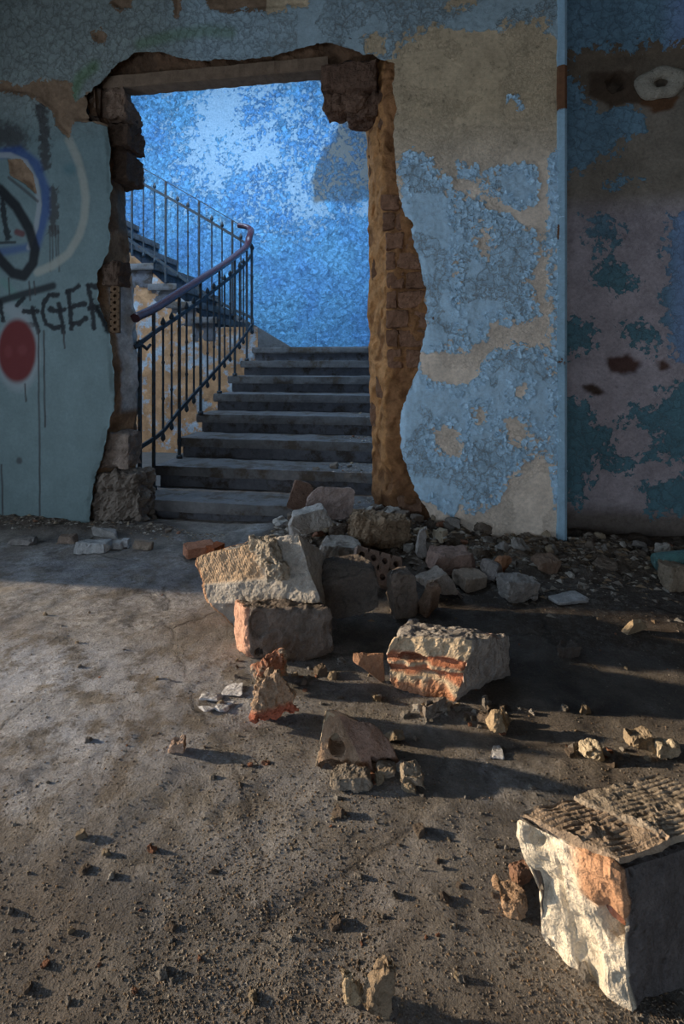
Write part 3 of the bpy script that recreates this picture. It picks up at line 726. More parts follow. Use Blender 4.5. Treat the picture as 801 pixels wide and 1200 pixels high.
for px, c in (([(712, 420), (735, 416), (752, 424), (745, 436), (728, 440), (716, 434)], lin(96, 72, 66)), ([(768, 422), (778, 420), (784, 430), (774, 434)], lin(100, 76, 68)),
              ([(682, 452), (695, 450), (708, 460), (695, 464)], lin(84, 68, 60)), ([(745, 108), (795, 112), (790, 128), (765, 132), (750, 122)], lin(110, 78, 54)),
              ([(692, 84), (745, 82), (750, 118), (715, 126), (690, 110)], lin(92, 76, 62))):
    w = sstep(-0.012, 0.012, sdf(S, Z, R(px)) + 0.01 * n2(S, Z, 25, 3, 5)); bc = blend(w, bc, c[None, :]); pnt = np.where(w > 0.3, np.minimum(pnt, -0.03), pnt)
dep = YR + 0.006 * n2(S, Z, 3, 4, 71) + 0.003 * n2(S, Z, 15, 4, 73)
for px, dd in (([(711, 93), (722, 87), (732, 92), (730, 102), (718, 106)], 0.09), ([(772, 94), (780, 94), (780, 104), (773, 104)], 0.08), ([(712, 420), (735, 416), (752, 424), (745, 436), (728, 440), (716, 434)], 0.015)):
    dep += dd * sstep(-0.010, 0.012, sdf(S, Z, R(px)) + 0.008 * n2(S, Z, 30, 3, 8))
dep += 0.012 * sstep(zp(56), zp(66), Z) * sstep(zp(140), zp(110), Z)
m = np_mesh('wall_recess', np.stack([S, dep, Z], 1), grid_faces(*shp), [M_WALL], {'pcol': pc, 'bcol': bc, 'graf': np.zeros((len(S), 4))},
            {'paint': pnt, 'crack': 0.55 + 0 * S, 'stain': 0.45 + 0 * S}, smooth=True)
W_REC = tag(obj('wall_recess', m), kind='structure')
# plaster collar of an old fitting
c0 = wp(775, 96, YR - 0.012)
Vv = []; Ff = []; nA, nB = 26, 9
for i in range(nA):
    a = 2 * math.pi * i / nA; wob = 1 + 0.10 * math.sin(2 * a + 1) + 0.06 * math.sin(5 * a)
    for j in range(nB):
        b = math.pi * j / (nB - 1); rr = (0.061 - 0.036 * math.cos(b)) * wob
        Vv.append((rr * math.cos(a) * 1.22, 0.014 - 0.026 * math.sin(b), rr * math.sin(a) * 0.95))
for i in range(nA):
    for j in range(nB - 1):
        k = (i + 1) % nA; Ff.append((i * nB + j, k * nB + j, k * nB + j + 1, i * nB + j + 1))
m = np_mesh('plaster_collar', Vv, Ff, [M_RUB], {'col': np.tile(lin(176, 168, 152), (len(Vv), 1))}, smooth=True)
tag(obj('plaster_collar', m, None, c0), 'round pale plaster collar of an old fitting set in the recessed wall', 'fitting')

# ------------------------------------------------------------------ the rest of the hall (closes the room, lets daylight in)
XL, XR, YB, ZC = -3.2, 2.7, -6.2, 3.7
def plain(name, lo, hi, mat=M_PLAIN):
    return tag(obj(name, bm_mesh(name, box_bm(lo, hi), mat)), kind='structure')
bm = bmesh.new()
for lo, hi in (((XL - .3, YB, -.1), (XL, -3.25, ZC)), ((XL - .3, -0.80, -.1), (XL, 0.4, ZC)), ((XL - .3, -3.25, -.1), (XL, -0.80, 0.10)), ((XL - .3, -3.25, 2.1), (XL, -0.80, ZC))):
    box_bm(lo, hi, bm=bm)
tag(obj('wall_left', bm_mesh('wall_left', bm, M_PLAIN)), kind='structure')
plain('wall_right', (XR, YB, -.1), (XR + .2, 0.6, ZC))
plain('ceiling', (XL - .3, YB, ZC), (XR + .2, 0.6, ZC + .2))
bm = bmesh.new()
for lo, hi in (((XL - .3, YB - .2, -.1), (-2.4, YB, ZC)), ((1.6, YB - .2, -.1), (XR + .2, YB, ZC)), ((-2.4, YB - .2, -.1), (1.6, YB, 0.4)), ((-2.4, YB - .2, 1.8), (1.6, YB, ZC))):
    box_bm(lo, hi, bm=bm)
tag(obj('wall_rear', bm_mesh('wall_rear', bm, M_PLAIN)), kind='structure')

# ------------------------------------------------------------------ floor with its drift of debris along the wall
def mound(x, y):
    """height of the rubble drift"""
    x = np.asarray(x, float); y = np.asarray(y, float)
    a = 0.14 * np.exp(-(((x + 0.42) / 0.36) ** 2 + ((y + 0.0) / 0.36) ** 2))
    b = 0.075 * np.exp(-(((y + 0.02) / 0.30) ** 2)) * sstep(-0.55, -0.1, x)
    c = 0.035 * np.exp(-(((y + 0.02) / 0.16) ** 2)) * sstep(-1.15, -1.6, x)
    d = 0.02 * np.exp(-(((x - 0.55) / 0.6) ** 2 + ((y + 0.5) / 0.5) ** 2))
    return a + b + c + d
xs = np.concatenate([np.arange(-3.5, -2.6, 0.1), np.arange(-2.6, 1.6, 0.012), np.arange(1.6, 3.0, 0.1)])
yv = np.concatenate([np.arange(-6.3, -2.5, 0.12), np.arange(-2.5, 0.30, 0.011), np.arange(0.30, 0.75, 0.05)])
X, Y = np.meshgrid(xs, yv, indexing='ij'); shp = X.shape; X = X.ravel(); Y = Y.ravel()
def floor_h(X, Y):
    h = 0.004 * n2(X, Y, 2.2, 4, 3) + 0.0035 * n2(X, Y, 14, 4, 5)
    mm = mound(X, Y); return h + mm * (1 + 0.35 * n2(X, Y, 9, 4, 9)) + sstep(0.01, 0.06, mm) * 0.018 * n2(X, Y, 22, 4, 13)
Zf = floor_h(X, Y); dirt_shade = np.clip(sstep(0.004, 0.03, mound(X, Y)) + 0.9 * np.exp(-((X - 0.7) / 1.0) ** 2 - ((Y + 0.7) / 0.55) ** 2) + 0.5 * sstep(-1.7, -2.4, Y) , 0, 1)  # drift dirt, shade painted on the right floor, darker coat towards the camera
dust = np.zeros(len(X))
for px_, py_, rx_, ry_, a_ in ((40, 790, 0.55, 0.22, 0.9), (200, 800, 0.45, 0.2, 0.6), (90, 860, 0.4, 0.15, 0.8), (120, 680, 0.9, 0.25, 0.35), (20, 930, 0.25, 0.12, 0.5), (300, 960, 0.4, 0.2, 0.3)):
    q_ = gp(px_, py_); dust = np.maximum(dust, a_ * np.exp(-((X - q_.x) / rx_) ** 2 - ((Y - q_.y) / ry_) ** 2))
FLOOR = tag(obj('floor', np_mesh('floor', np.stack([X, Y, Zf], 1), grid_faces(*shp), [M_FLOOR], fl={'dirt_shade': dirt_shade, 'dust': dust, 'drift': sstep(0.02, 0.06, mound(X, Y))}, smooth=True)), kind='structure')
def fz(x, y): return float(floor_h(np.array([x]), np.array([y]))[0])
# dark strip of lost skirting at the foot of the left wall
p0, p1 = wp(-120, 612, -0.003), wp(108, 612, -0.003)
b8 = [(-3.2, -0.006, -0.02), (p1.x, -0.006, -0.02), (p1.x, 0.03, -0.02), (-3.2, 0.03, -0.02)]
b8 = b8 + [(x, y, onY(50, 613)[1] + (0.004 if i else 0)) for i, (x, y, z) in enumerate(b8)]
tag(obj('baseboard_left', chunk(b8, 0.02, 0.004, 0, 3, lin(72, 58, 50), name='baseboard_left', freq=12, edge=0)), kind='structure')

# ------------------------------------------------------------------ stairwell
SX0, SX1, R0, RT, ZS, NS = -1.83, -0.34, 0.205, 0.3236, 0.1123, 8
RISE = 0.1426
YBK = 3.62
ds = 0.02; ss = np.arange(-4.3, 0.1, ds); zs = np.arange(0.0, 4.6, ds)
S, Z = np.meshgrid(ss, zs, indexing='ij'); shp = S.shape; S = S.ravel(); Z = Z.ravel()
Rb = lambda px: wpoly(px, YBK)
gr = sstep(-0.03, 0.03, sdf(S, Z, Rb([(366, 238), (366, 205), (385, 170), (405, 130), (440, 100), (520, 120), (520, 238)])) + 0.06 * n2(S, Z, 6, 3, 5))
pt = 0.14 + 0.30 * n2(S, Z, 1.9, 4, 15) - 0.22 * sstep(onY(290, 240, YBK)[1], onY(290, 120, YBK)[1], Z) * sstep(onY(200, 200, YBK)[0], onY(260, 200, YBK)[0], S)
pt = pt + 0.5 * sstep(onY(300, 250, YBK)[1], onY(300, 330, YBK)[1], Z)
dep = YBK + 0.008 * n2(S, Z, 3, 4, 7)
m = np_mesh('wall_stairwell', np.stack([S, dep, Z], 1), grid_faces(*shp), [M_BLUE], fl={'paint': pt, 'grey': gr}, smooth=True)
tag(obj('wall_stairwell', m), kind='structure')
bm = bmesh.new()
box_bm((-4.5, 0.40, -0.1), (-4.3, YBK + .2, 4.8), bm=bm); box_bm((SX1 + 0.01, 0.42, -0.1), (SX1 + 0.2, YBK + .2, 4.8), bm=bm)
box_bm((-4.5, 0.38, 3.0), (SX1 + .2, 0.46, 4.8), bm=bm)
tag(obj('wall_stairwell_side', bm_mesh('wall_stairwell_side', bm, M_BLUE)), kind='structure')
bm = bmesh.new()                                             # ceiling with an opening added around the stairwell lamp
for lo, hi in (((-4.5, 0.35, 4.6), (-3.7, YBK + .2, 4.8)), ((-1.3, 0.35, 4.6), (SX1 + 0.2, YBK + .2, 4.8)), ((-3.7, 0.35, 4.6), (-1.3, 0.55, 4.8)), ((-3.7, 1.65, 4.6), (-1.3, YBK + .2, 4.8))): box_bm(lo, hi, bm=bm)
tag(obj('ceiling_stairwell', bm_mesh('ceiling_stairwell', bm, M_PLAIN)), kind='structure')
plain('floor_stairwell', (-4.5, 0.40, -0.12), (SX1 + 0.2, YBK + .2, -0.02))
# tan wall under the upper flight
YU = R0 + (NS - 1) * RT + 0.02
usteps = [(wp(x, y, YU).x, wp(x, y, YU).z) for x, y in ((252, 371), (229, 353), (205, 332), (178, 308), (150, 283), (124, 259), (96, 235))]
ds = 0.014; ss = np.arange(-4.2, SX0 + 0.03, ds); zs = np.linspace(-0.02, 1.0, 90)
top_z = np.interp(ss, [p[0] for p in usteps][::-1], [p[1] - 0.11 for p in usteps][::-1])
A = np.stack([np.stack([np.full(90, s_), YU + 0.03 + 0.016 * n2(np.full(90, s_), zs * t_, 5, 4, 3), zs * t_], 1) for s_, t_ in zip(ss, top_z)])
m = np_mesh('wall_under_stair', A.reshape(-1, 3), grid_faces(len(ss), 90), [M_UNDER], smooth=True)
tag(obj('wall_under_stair', m), kind='structure')

ST = empty('staircase', (SX0, R0, 0)); tag(ST, 'worn grey concrete staircase rising behind the broken doorway', 'staircase')
def part(name, mesh, parent):
    o = obj(name, mesh, parent); o.matrix_parent_inverse = parent.matrix_world.inverted() if False else Matrix.Translation(-parent.location); return o
def slab(x0, x1, y0, y1, z0, z1, seed, mat):
    c = [(x0, y0, z0), (x1, y0, z0), (x1, y1, z0), (x0, y1, z0), (x0, y0, z1), (x1, y0, z1), (x1, y1, z1), (x0, y1, z1)]
    m = chunk(c, 0.018, 0.004, 0, seed, C_GREY, freq=9, name='step', mat=mat, nmax=90, edge=0.0); return m
for k in range(NS):
    z = ZS + k * RISE; y = R0 + k * RT; deep = RT + 0.03 if k < NS - 1 else YBK - y
    o = part('step', slab(SX0 - 0.03, SX1, y, y + deep, z - 0.064, z, 10 + k, M_STEP), ST)
    r_ = part('riser', slab(SX0, SX1, y + 0.028, y + 0.10, z - RISE - (0.0 if k else 0.05), z - 0.06, 30 + k, M_RISER), ST)
bm = bmesh.new()
for k in range(NS): box_bm((SX0 + 0.01, R0 + k * RT + 0.06, -0.05), (SX1 - 0.01, YBK, ZS + k * RISE - 0.05), bm=bm)
part('core', bm_mesh('core', bm, M_RISER), ST)
# upper flight, turning off behind the railing
for k, (x, z) in enumerate(usteps):
    xn = usteps[k + 1][0] if k + 1 < len(usteps) else x - 0.3
    part('step', slab(xn - 0.05, x + 0.02, YU - 0.01, YBK, z - 0.07, z, 50 + k, M_STEP), ST)
    part('riser', slab(xn - 0.05, x - 0.01, YU + 0.02, YBK, z - 0.26, z - 0.06, 60 + k, M_RISER), ST)
# wall string along the back wall
q0, q1 = wp(338, 405, YBK - 0.04), wp(286, 374, YBK - 0.04); sl_ = (q1.z - q0.z) / (q1.x - q0.x)
xa, xb = q0.x + 0.15, -3.6; za, zb = q0.z - sl_ * -0.15 * 1 - 0.0, q0.z + sl_ * (xb - q0.x)
za = q0.z + sl_ * (xa - q0.x)
c = [(xb, YBK - 0.05, zb - 0.35), (xa, YBK - 0.05, za - 0.35), (xa, YBK, za - 0.35), (xb, YBK, zb - 0.35), (xb, YBK - 0.05, zb), (xa, YBK - 0.05, za), (xa, YBK, za), (xb, YBK, zb)]
part('wall_string', chunk(c, 0.03, 0.002, 0, 5, C_GREY, mat=M_STEP, name='wall_string', edge=0), ST)

# ------------------------------------------------------------------ railing
RL = empty('stair_railing', (SX0 + 0.02, R0, 0)); tag(RL, 'wrought iron stair railing with dark wooden handrail beside the steps', 'railing')
XRAIL = SX0 + 0.015
def onX(x, y, X0=XRAIL):                                     # point above the flight's open edge
    a, b, c = ray(x, y); t = X0 / a; return Vector((X0, CAMY + float(b) * t, H + float(c) * t))
def rail_curve(px, n=40):
    P = [onX(x, y) for x, y in px]; return P
def smooth_path(P, n=60):
    P = [Vector(p) for p in P]; out = []
    for i in range(len(P) - 1):
        p0, p1, p2, p3 = P[max(i - 1, 0)], P[i], P[i + 1], P[min(i + 2, len(P) - 1)]
        for j in range(6):
            t = j / 6; out.append(0.5 * ((2 * p1) + (p2 - p0) * t + (2 * p0 - 5 * p1 + 4 * p2 - p3) * t * t + (3 * p1 - p0 - 3 * p2 + p3) * t ** 3))
    out.append(P[-1]); return out
YC = YU - 0.02                                               # plane of the upper railing
up = lambda x, y: wp(x, y, YC)
hr = rail_curve([(158, 373), (163, 370), (182, 361), (210, 343), (240, 324), (262, 310), (278, 298)]) + [onX(289, 288)]
turn_end = up(279, 264)
hr = hr + [Vector((XRAIL - 0.004, YC - 0.16, onX(293, 280).z + 0.02)), Vector((XRAIL - 0.03, YC - 0.04, up(296, 271).z)), Vector((XRAIL - 0.09, YC, up(290, 266).z)), turn_end]
part('handrail', with_mat(tube(smooth_path(hr), 0.034, 0.028, 12), M_WOOD), RL)['label'] = 'dark polished wooden handrail'
mid = rail_curve([(158, 407), (180, 390), (210, 370), (240, 348), (262, 331), (278, 318), (290, 305)])
mid_c = mid + [Vector((XRAIL - 0.02, YC - 0.03, up(296, 294).z)), up(286, 284), up(240, 256), up(194, 230), up(150, 206), up(110, 183)]
part('upper_bar', with_mat(tube(smooth_path(mid_c), 0.009, 0.020, 4), M_IRON), RL)
low = rail_curve([(150, 533), (166, 523), (190, 506), (210, 481), (238, 450), (270, 414), (290, 388)])
low_c = low + [Vector((XRAIL - 0.02, YC - 0.03, up(297, 374).z)), up(270, 361), up(225, 334), up(194, 311), up(150, 280), up(110, 252)]
part('lower_bar', with_mat(tube(smooth_path(low_c), 0.009, 0.020, 4), M_IRON), RL)
part('top_bar', with_mat(tube([up(286, 266.5), up(240, 239), up(194, 212.5), up(150, 187), up(110, 164)], 0.013, 0.006, 4), M_IRON), RL)
hz_at = lambda path, y: np.interp(y, [p.y for p in path], [p.z for p in path])
def bar_mesh(L, r, kind):
    if kind == 'post': return with_mat(tube([(0, 0, 0), (0, 0, L)], r, r, 4), M_IRON)
    pts, tp = [], []
    for w, k in ((0, 0.3), (0.02, 1.9), (0.045, 1.7), (0.06, 1.0), (0.33, 0.9), (0.345, 1.5), (0.36, 0.9), (0.62, 0.9), (0.635, 1.5), (0.65, 0.9), (0.93, 0.9), (0.945, 2.2), (0.965, 1.9), (0.985, 1.0), (1, 0.25)):
        pts.append((0, 0, L * w)); tp.append(k)
    return with_mat(tube(pts, r, r, 6, taper=tp), M_IRON)
def put_bar(name, x, y, z0, z1, r, kind):
    o = obj(name, bar_mesh(z1 - z0, r, kind)); o.location = (x, y, z0); o.parent = RL; o.matrix_parent_inverse = Matrix.Translation(-RL.location); return o
def yx(xp): return float(onX(xp, 400).y)
posts = [180, 210, 235, 257, 275, 289]
for i, xp in enumerate(posts):
    y = yx(xp); k = int(np.clip(math.floor((y + 0.03 - R0) / RT), 0, NS - 1))
    po = put_bar('post', XRAIL, y, ZS + k * RISE - 0.01, hz_at(hr[:8], y) - 0.01, 0.0125, 'post')
    c_ = obj('foot', with_mat(tube([(0, 0, 0), (0, 0, 0.03)], 0.022, 0.022, 8), M_IRON)); c_.location = (0, 0, 0.006); c_.parent = po
for xp in (191, 201, 218.5, 227, 243, 250.5, 263, 269.5, 280.5, 285):
    y = yx(xp); put_bar('baluster', XRAIL, y, hz_at(low, y) - 0.075, hz_at(mid, y) + 0.065, 0.0085, 'thin')
for xp, dz in ((293, 0), (296, 0.02)):
    put_bar('baluster', XRAIL - (0.012 if dz else 0), YC - (0.05 if dz else 0.12), up(xp, 392).z, up(xp, 287).z, 0.0085, 'thin')
y = yx(164.5); put_bar('post', XRAIL - 0.004, y, 0.02, hz_at(mid, y) + 0.02, 0.013, 'post')
put_bar('post', XRAIL - 0.045, y - 0.03, onX(156, 546).z, onX(156, 492).z, 0.007, 'post')
part('scroll', with_mat(tube([onX(160, 402), onX(166, 404), onX(172, 409), onX(176, 404)], 0.010, 0.012, 6), M_IRON), RL)
for xp, y0, y1 in ((154.5, 189, 300), (194, 213, 331), (233, 235, 345), (272, 258, 368), (126, 173, 275)):
    a, b = up(xp, y1), up(xp, y0); put_bar('post', a.x, YC, a.z, b.z, 0.0135, 'post')
for xp, y0, y1 in ((168, 206, 302), (181, 214, 309), (208, 229, 326), (220, 236, 334), (248, 252, 350), (260, 259, 360), (282, 273, 376), (141, 190, 285)):
    a, b = up(xp, y1), up(xp, y0); put_bar('baluster', a.x, YC, a.z, b.z, 0.0085, 'thin')

# ------------------------------------------------------------------ curled flakes of paint on the pier
rg = np.random.RandomState(5)
cand = np.where((PIER_P > -0.004) & (PIER_P < 0.05) & (PIER_Z < 2.3) & (PIER_Z > 0.15))[0]
pick = rg.choice(cand, 1500, replace=False); Vv = []; Ff = []; Cc = []
for i in pick:
    s0, z0, d0, c0 = PIER_S[i], PIER_Z[i], PIER_D[i], PIER_C[i]
    w, h = rg.uniform(0.004, 0.014), rg.uniform(0.004, 0.016); a = rg.uniform(0, 6.28); lift = rg.uniform(0.002, 0.008)
    b = len(Vv); ca, sa = math.cos(a), math.sin(a)
    for u in (-1, 0, 1):
        for v in (-1, -0.1, 1):
            x, y = u * w + rg.uniform(-.2, .2) * w, v * h; o_ = 0.0015 + lift * (max(v, 0) ** 1.6 + 0.25 * abs(u))
            Vv.append((s0 + x * ca - y * sa, d0 - o_, z0 + x * sa + y * ca)); Cc.append(c0 * 1.0)
    for u in range(2):
        for v in range(2): Ff.append((b + u * 3 + v, b + u * 3 + v + 1, b + u * 3 + v + 4, b + u * 3 + v + 3))
tag(obj('paint_flakes', np_mesh('paint_flakes', Vv, Ff, [M_FINE], {'col': np.array(Cc)}), W_BACK), kind='stuff')

# ------------------------------------------------------------------ rubble: the large pieces one by one
def P(x, y, D):                                              # photograph point at camera depth D
    a, b, c = ray(x, y); return np.array([float(a) * D, CAMY + float(b) * D, H + float(c) * D])
def Dp(p): return p[0] * -SA + (p[1] - CAMY) * CA
def hit(x, y):                                               # where that ray meets the floor or the drift
    a, b, c = (float(v) for v in ray(x, y)); t = 0.5
    while t < 4.0:
        X_, Y_, Z_ = a * t, CAMY + b * t, H + c * t
        if Z_ <= max(0.0, float(mound(X_, Y_))): break
        t += 0.004
    return np.array([X_, Y_, max(Z_, 0.0)])
def lean(c8w, name, label, cat, col, res=0.010, rough=0.006, chips=3, seed=1, parent=None, **kw):
    c = np.array(c8w, float); base = np.array([c[:, 0].mean(), c[:, 1].mean(), c[:, 2].min()])
    m = chunk(c - base, res, rough, chips, seed, col, name=name, **kw)
    if parent is not None:
        o = obj(name, m, parent); o.location = base - np.array(parent.location); return o
    return tag(obj(name, m, None, base), label, cat)
def upto(b, x, y): return P(x, y, Dp(b))                     # straight above/below a base point, at the pixel given
def colband(axis, bands):
    """repaint parts of a piece: bands = [(lo, hi, colour)] along a box axis"""
    def f(V, U, C, n_):
        for lo, hi, c in bands:
            w = sstep(lo - 0.03, lo + 0.03, U[:, axis] + 0.06 * n_) * sstep(hi + 0.03, hi - 0.03, U[:, axis] + 0.06 * n_); C = blend(w, C, np.array(c)[None, :])
        return C
    return f
def dents(face, spots):
    """push round or long hollows into one face; face=(axis, 0|1); spots = (a, b, ra, rb, depth) in box coordinates"""
    ax, sd = face; o1, o2 = [k for k in range(3) if k != ax]
    def f(V, U, N):
        on = np.abs(U[:, ax] - sd) < 1e-6; nm = N[on].mean(0); nm /= np.linalg.norm(nm) + 1e-9
        for a, b, ra, rb_, dp in spots:
            d = np.sqrt(((U[:, o1] - a) / ra) ** 2 + ((U[:, o2] - b) / rb_) ** 2); w = sstep(1.15, 0.8, d) * on
            V = V - (w * dp)[:, None] * nm[None, :]
        return V
    return f
RP = []
# --- the big masonry block at the edge of the picture
g = gp
FLb, FRb = g(638, 1110), g(737, 1182); LB = np.array([0.262, 0.072, 0]); 
tz = 0.205
Lt, Ft = np.array(gp(602, 950, tz)), np.array(gp(724, 1012, tz)); vec = np.array(gp(767, 906, tz)) - Lt
Rt, Bt = Ft + vec * 1.06, Lt + vec
FLb, FRb = np.array(FLb), np.array(FRb); BRb, BLb = FRb + vec * 1.04, FLb + vec
BLK_ = empty('masonry_block', tuple((FLb + FRb + BRb + BLb) / 4)); tag(BLK_, 'large sunlit masonry block with grooved tile top, nearest the camera', 'masonry block')
dn = np.array([0, 0, -0.010])
def cm_fg(V, U, C, n_):
    left = U[:, 0] < 1e-6
    c = blend(np.where(U[:, 0] < 0.02, 1.0, 0.0), np.tile(lin(128, 122, 120), (len(V), 1)), lin(226, 212, 184)[None, :])
    return c
def md_fg(V, U, N):
    on = U[:, 0] < 1e-6
    n_ = fbm(V * 9 + 3, 4, 77); m2 = fbm(V * 30 + 3, 3, 78)
    V = V + N * (on * (0.016 * n_ + 0.006 * m2))[:, None]
    k = on * sstep(0.25, 0.05, U[:, 2]) * sstep(0.3, 0.0, U[:, 1]); return V
# axis u: from broken left face into the block, axis v: from front to back
c8 = [FLb, FRb, BRb, BLb, Lt + dn, Ft + dn, Rt + dn, Bt + dn]
c8 = [c8[1], c8[2], c8[3], c8[0], c8[5], c8[6], c8[7], c8[4]]          # u runs along the long side, v from front to the left face's far edge
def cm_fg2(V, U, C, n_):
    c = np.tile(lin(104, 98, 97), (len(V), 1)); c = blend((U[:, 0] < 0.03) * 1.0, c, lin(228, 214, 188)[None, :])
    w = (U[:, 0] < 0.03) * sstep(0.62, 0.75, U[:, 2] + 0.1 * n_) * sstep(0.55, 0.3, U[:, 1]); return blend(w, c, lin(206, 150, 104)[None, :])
def md_fg2(V, U, N):
    on = U[:, 0] < 1e-6
    V = V + N * (sstep(0.10, 0.0, U[:, 0]) * (0.015 * fbm(V * 12 + 3, 4, 77) + 0.007 * fbm(V * 34 + 3, 3, 78)))[:, None]
    for a, b, ra, rb_, dp in ((0.10, 0.55, 0.12, 0.13, 0.04), (0.82, 0.9, 0.08, 0.08, 0.018), (0.45, 0.2, 0.2, 0.2, 0.012), (0.62, 0.5, 0.03, 0.3, 0.008)):
        d = np.sqrt(((U[:, 1] - a) / ra) ** 2 + ((U[:, 2] - b) / rb_) ** 2); V = V + (sstep(1.2, 0.7, d) * on * dp)[:, None] * np.array([0.75, 0.65, 0])[None, :]
    return V
lean(c8, 'mortar_body', None, None, C_MORT, 0.005, 0.004, 0, 3, BLK_, mod=md_fg2, colmod=cm_fg2, nmax=90, edge=0.12)
def groove(seed, n_gr, axis):
    def f(V, U, N):
        on = U[:, 2] > 1 - 1e-6; ph = (U[:, axis] * n_gr) % 1.0
        dn_ = sstep(0.30, 0.12, np.abs(ph - 0.5)) * 0.0016 * (0.7 + 0.9 * fbm(V * 30, 2, seed))
        lump = np.clip(fbm(V * 18 + seed, 4, seed, 0.65) - 0.3, 0, 1) * 0.013
        V = V.copy(); V[:, 2] += on * (-dn_ + lump); return V
    return f
def cm_tile(V, U, C, n_):
    lump = sstep(0.22, 0.4, fbm(V * 14, 3, 1)); return blend(lump * 0.4, C, lin(120, 110, 98)[None, :])
for k, (a, b, gcol) in enumerate(((0.0, 0.36, lin(172, 148, 122)), (0.37, 1.0, lin(176, 158, 134)))):
    # split across the short side: strips parallel to the long side's normal
    A0, A1 = Lt + vec * a, Lt + vec * b; B0, B1 = Ft + vec * 1.06 * a, Ft + vec * 1.06 * b
    up_ = np.array([0, 0, 0.004 * k]); ctr_ = (Lt + Rt) / 2; A0, A1, B0, B1 = [q_ + (ctr_ - q_) / np.linalg.norm(ctr_ - q_) * 0.008 for q_ in (A0, A1, B0, B1)]
    if k: A0, B0 = A0 - vec * 0.02, B0 - vec * 0.02
    lean([B0 + dn, B1 + dn, A1 + dn, A0 + dn, B0 + up_, B1 + up_, A1 + up_, A0 + up_], 'grooved_tile', None, None, gcol, 0.0035 if k else 0.004, 0.004, 0, 11 + k, BLK_, edge=0.22, mod=groove(11 + k * 14, 13, 1), colmod=cm_tile, chipd=(0.9, 0.97), nmax=90)
s0 = P(722, 1068, 0.80); 
c_ = box8(0.035, 0.03, 0.05, 0.2, 4) + s0 - np.array([0, -0.012, 0.02])
lean(c_, 'brick_shard', None, None, lin(206, 140, 112), 0.006, 0.003, 3, 6, BLK_)['label'] = 'pink brick shard'

# --- block with clay channels, lit from the side, in the middle
FLb, FRb, BRb = hit(452, 806), hit(531, 823), hit(600, 792); BLb = hit(490, 775)
c8 = [FLb, FRb, BRb, BLb, upto(FLb, 449, 744), P(556, 749, Dp(FRb) - 0.0), P(597, 744, Dp(BRb)), P(480, 728, Dp(FLb) + 0.20)]
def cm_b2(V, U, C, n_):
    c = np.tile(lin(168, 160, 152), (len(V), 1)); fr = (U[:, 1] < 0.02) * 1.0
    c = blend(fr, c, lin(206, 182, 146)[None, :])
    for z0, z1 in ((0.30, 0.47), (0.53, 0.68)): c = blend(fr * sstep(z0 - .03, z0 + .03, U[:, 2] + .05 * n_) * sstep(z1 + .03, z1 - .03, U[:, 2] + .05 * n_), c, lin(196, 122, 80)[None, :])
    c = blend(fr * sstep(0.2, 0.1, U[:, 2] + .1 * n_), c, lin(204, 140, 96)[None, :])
    return blend((U[:, 2] > 0.98) * sstep(0.3, 0.6, fbm(V * 7, 3, 6)) * 0.6, c, lin(176, 132, 116)[None, :])
def md_b2(V, U, N):
    V = dents((1, 0), [(0.55, 0.385, 0.75, 0.065, 0.014), (0.5, 0.60, 0.70, 0.055, 0.012), (0.33, 0.62, 0.17, 0.07, 0.03), (0.1, 0.9, 0.06, 0.06, 0.01)])(V, U, N)
    return V + N * ((U[:, 2] > 0.98) * 0.003 * fbm(V * 25, 3, 4))[:, None]
lean(c8, 'masonry_block', 'sunlit masonry block showing orange clay channels in the middle of the floor', 'masonry block', C_MORT, 0.005, 0.009, 3, 21, freq=22, mod=md_b2, colmod=cm_b2, chipd=(0.9, 0.97), nmax=80, edge=0.35)

# --- the upright block in front of the heap, and the tilted one resting against it
FLb, FRb, BRb, BLb = g(287, 777), g(391, 773), g(390, 742), g(274, 752)
c8 = [np.array(v) for v in (FLb, FRb, BRb, BLb)]; c8 += [upto(c8[0], 286, 712), upto(c8[1], 387, 714), upto(c8[2], 380, 702), upto(c8[3], 274, 702)]
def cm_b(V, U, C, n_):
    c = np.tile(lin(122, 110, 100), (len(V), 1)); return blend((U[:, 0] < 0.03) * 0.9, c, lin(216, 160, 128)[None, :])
lean(c8, 'masonry_block', 'squat grey masonry block with a small round hole, pink sunlit end', 'masonry block', C_MORT, 0.007, 0.007, 5, 31, mod=dents((1, 0), [(0.15, 0.18, 0.035, 0.06, 0.03), (0.16, 0.7, 0.1, 0.25, 0.012)]), colmod=cm_b, chipd=(0.85, 0.95))
A_ = empty('masonry_block', tuple(P(300, 735, 1.95))); A_.location.z = 0
tag(A_, 'tilted broken wall block with a ribbed tan face propped on another block', 'masonry block')
c8 = [P(242, 706, 1.90), P(374, 704, 1.77), P(384, 722, 1.98), P(272, 737, 1.91), P(226, 653, 1.95), P(350, 624, 1.82), P(382, 650, 2.05), P(292, 634, 2.14)]
def md_a(V, U, N):
    on = U[:, 1] < 1e-6; ph = (U[:, 0] * 44 + U[:, 2] * 3) % 1.0
    V = V + N * (on * sstep(0.35, 0.55, U[:, 2]) * sstep(0.62, 0.5, U[:, 0]) * -0.0016 * sstep(0.3, 0.1, np.abs(ph - 0.5)))[:, None]
    return V + N * (on * sstep(0.42, 0.36, U[:, 2]) * 0.008)[:, None]
def cm_a(V, U, C, n_):
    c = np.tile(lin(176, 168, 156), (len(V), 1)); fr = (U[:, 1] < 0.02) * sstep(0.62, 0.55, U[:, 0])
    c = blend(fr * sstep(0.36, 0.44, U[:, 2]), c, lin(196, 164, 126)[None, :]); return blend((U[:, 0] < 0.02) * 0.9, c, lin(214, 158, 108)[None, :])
lean(c8, 'body', None, None, C_MORT, 0.0042, 0.006, 1, 41, A_, mod=md_a, colmod=cm_a, chipd=(0.93, 0.98), nmax=110, edge=0.18)
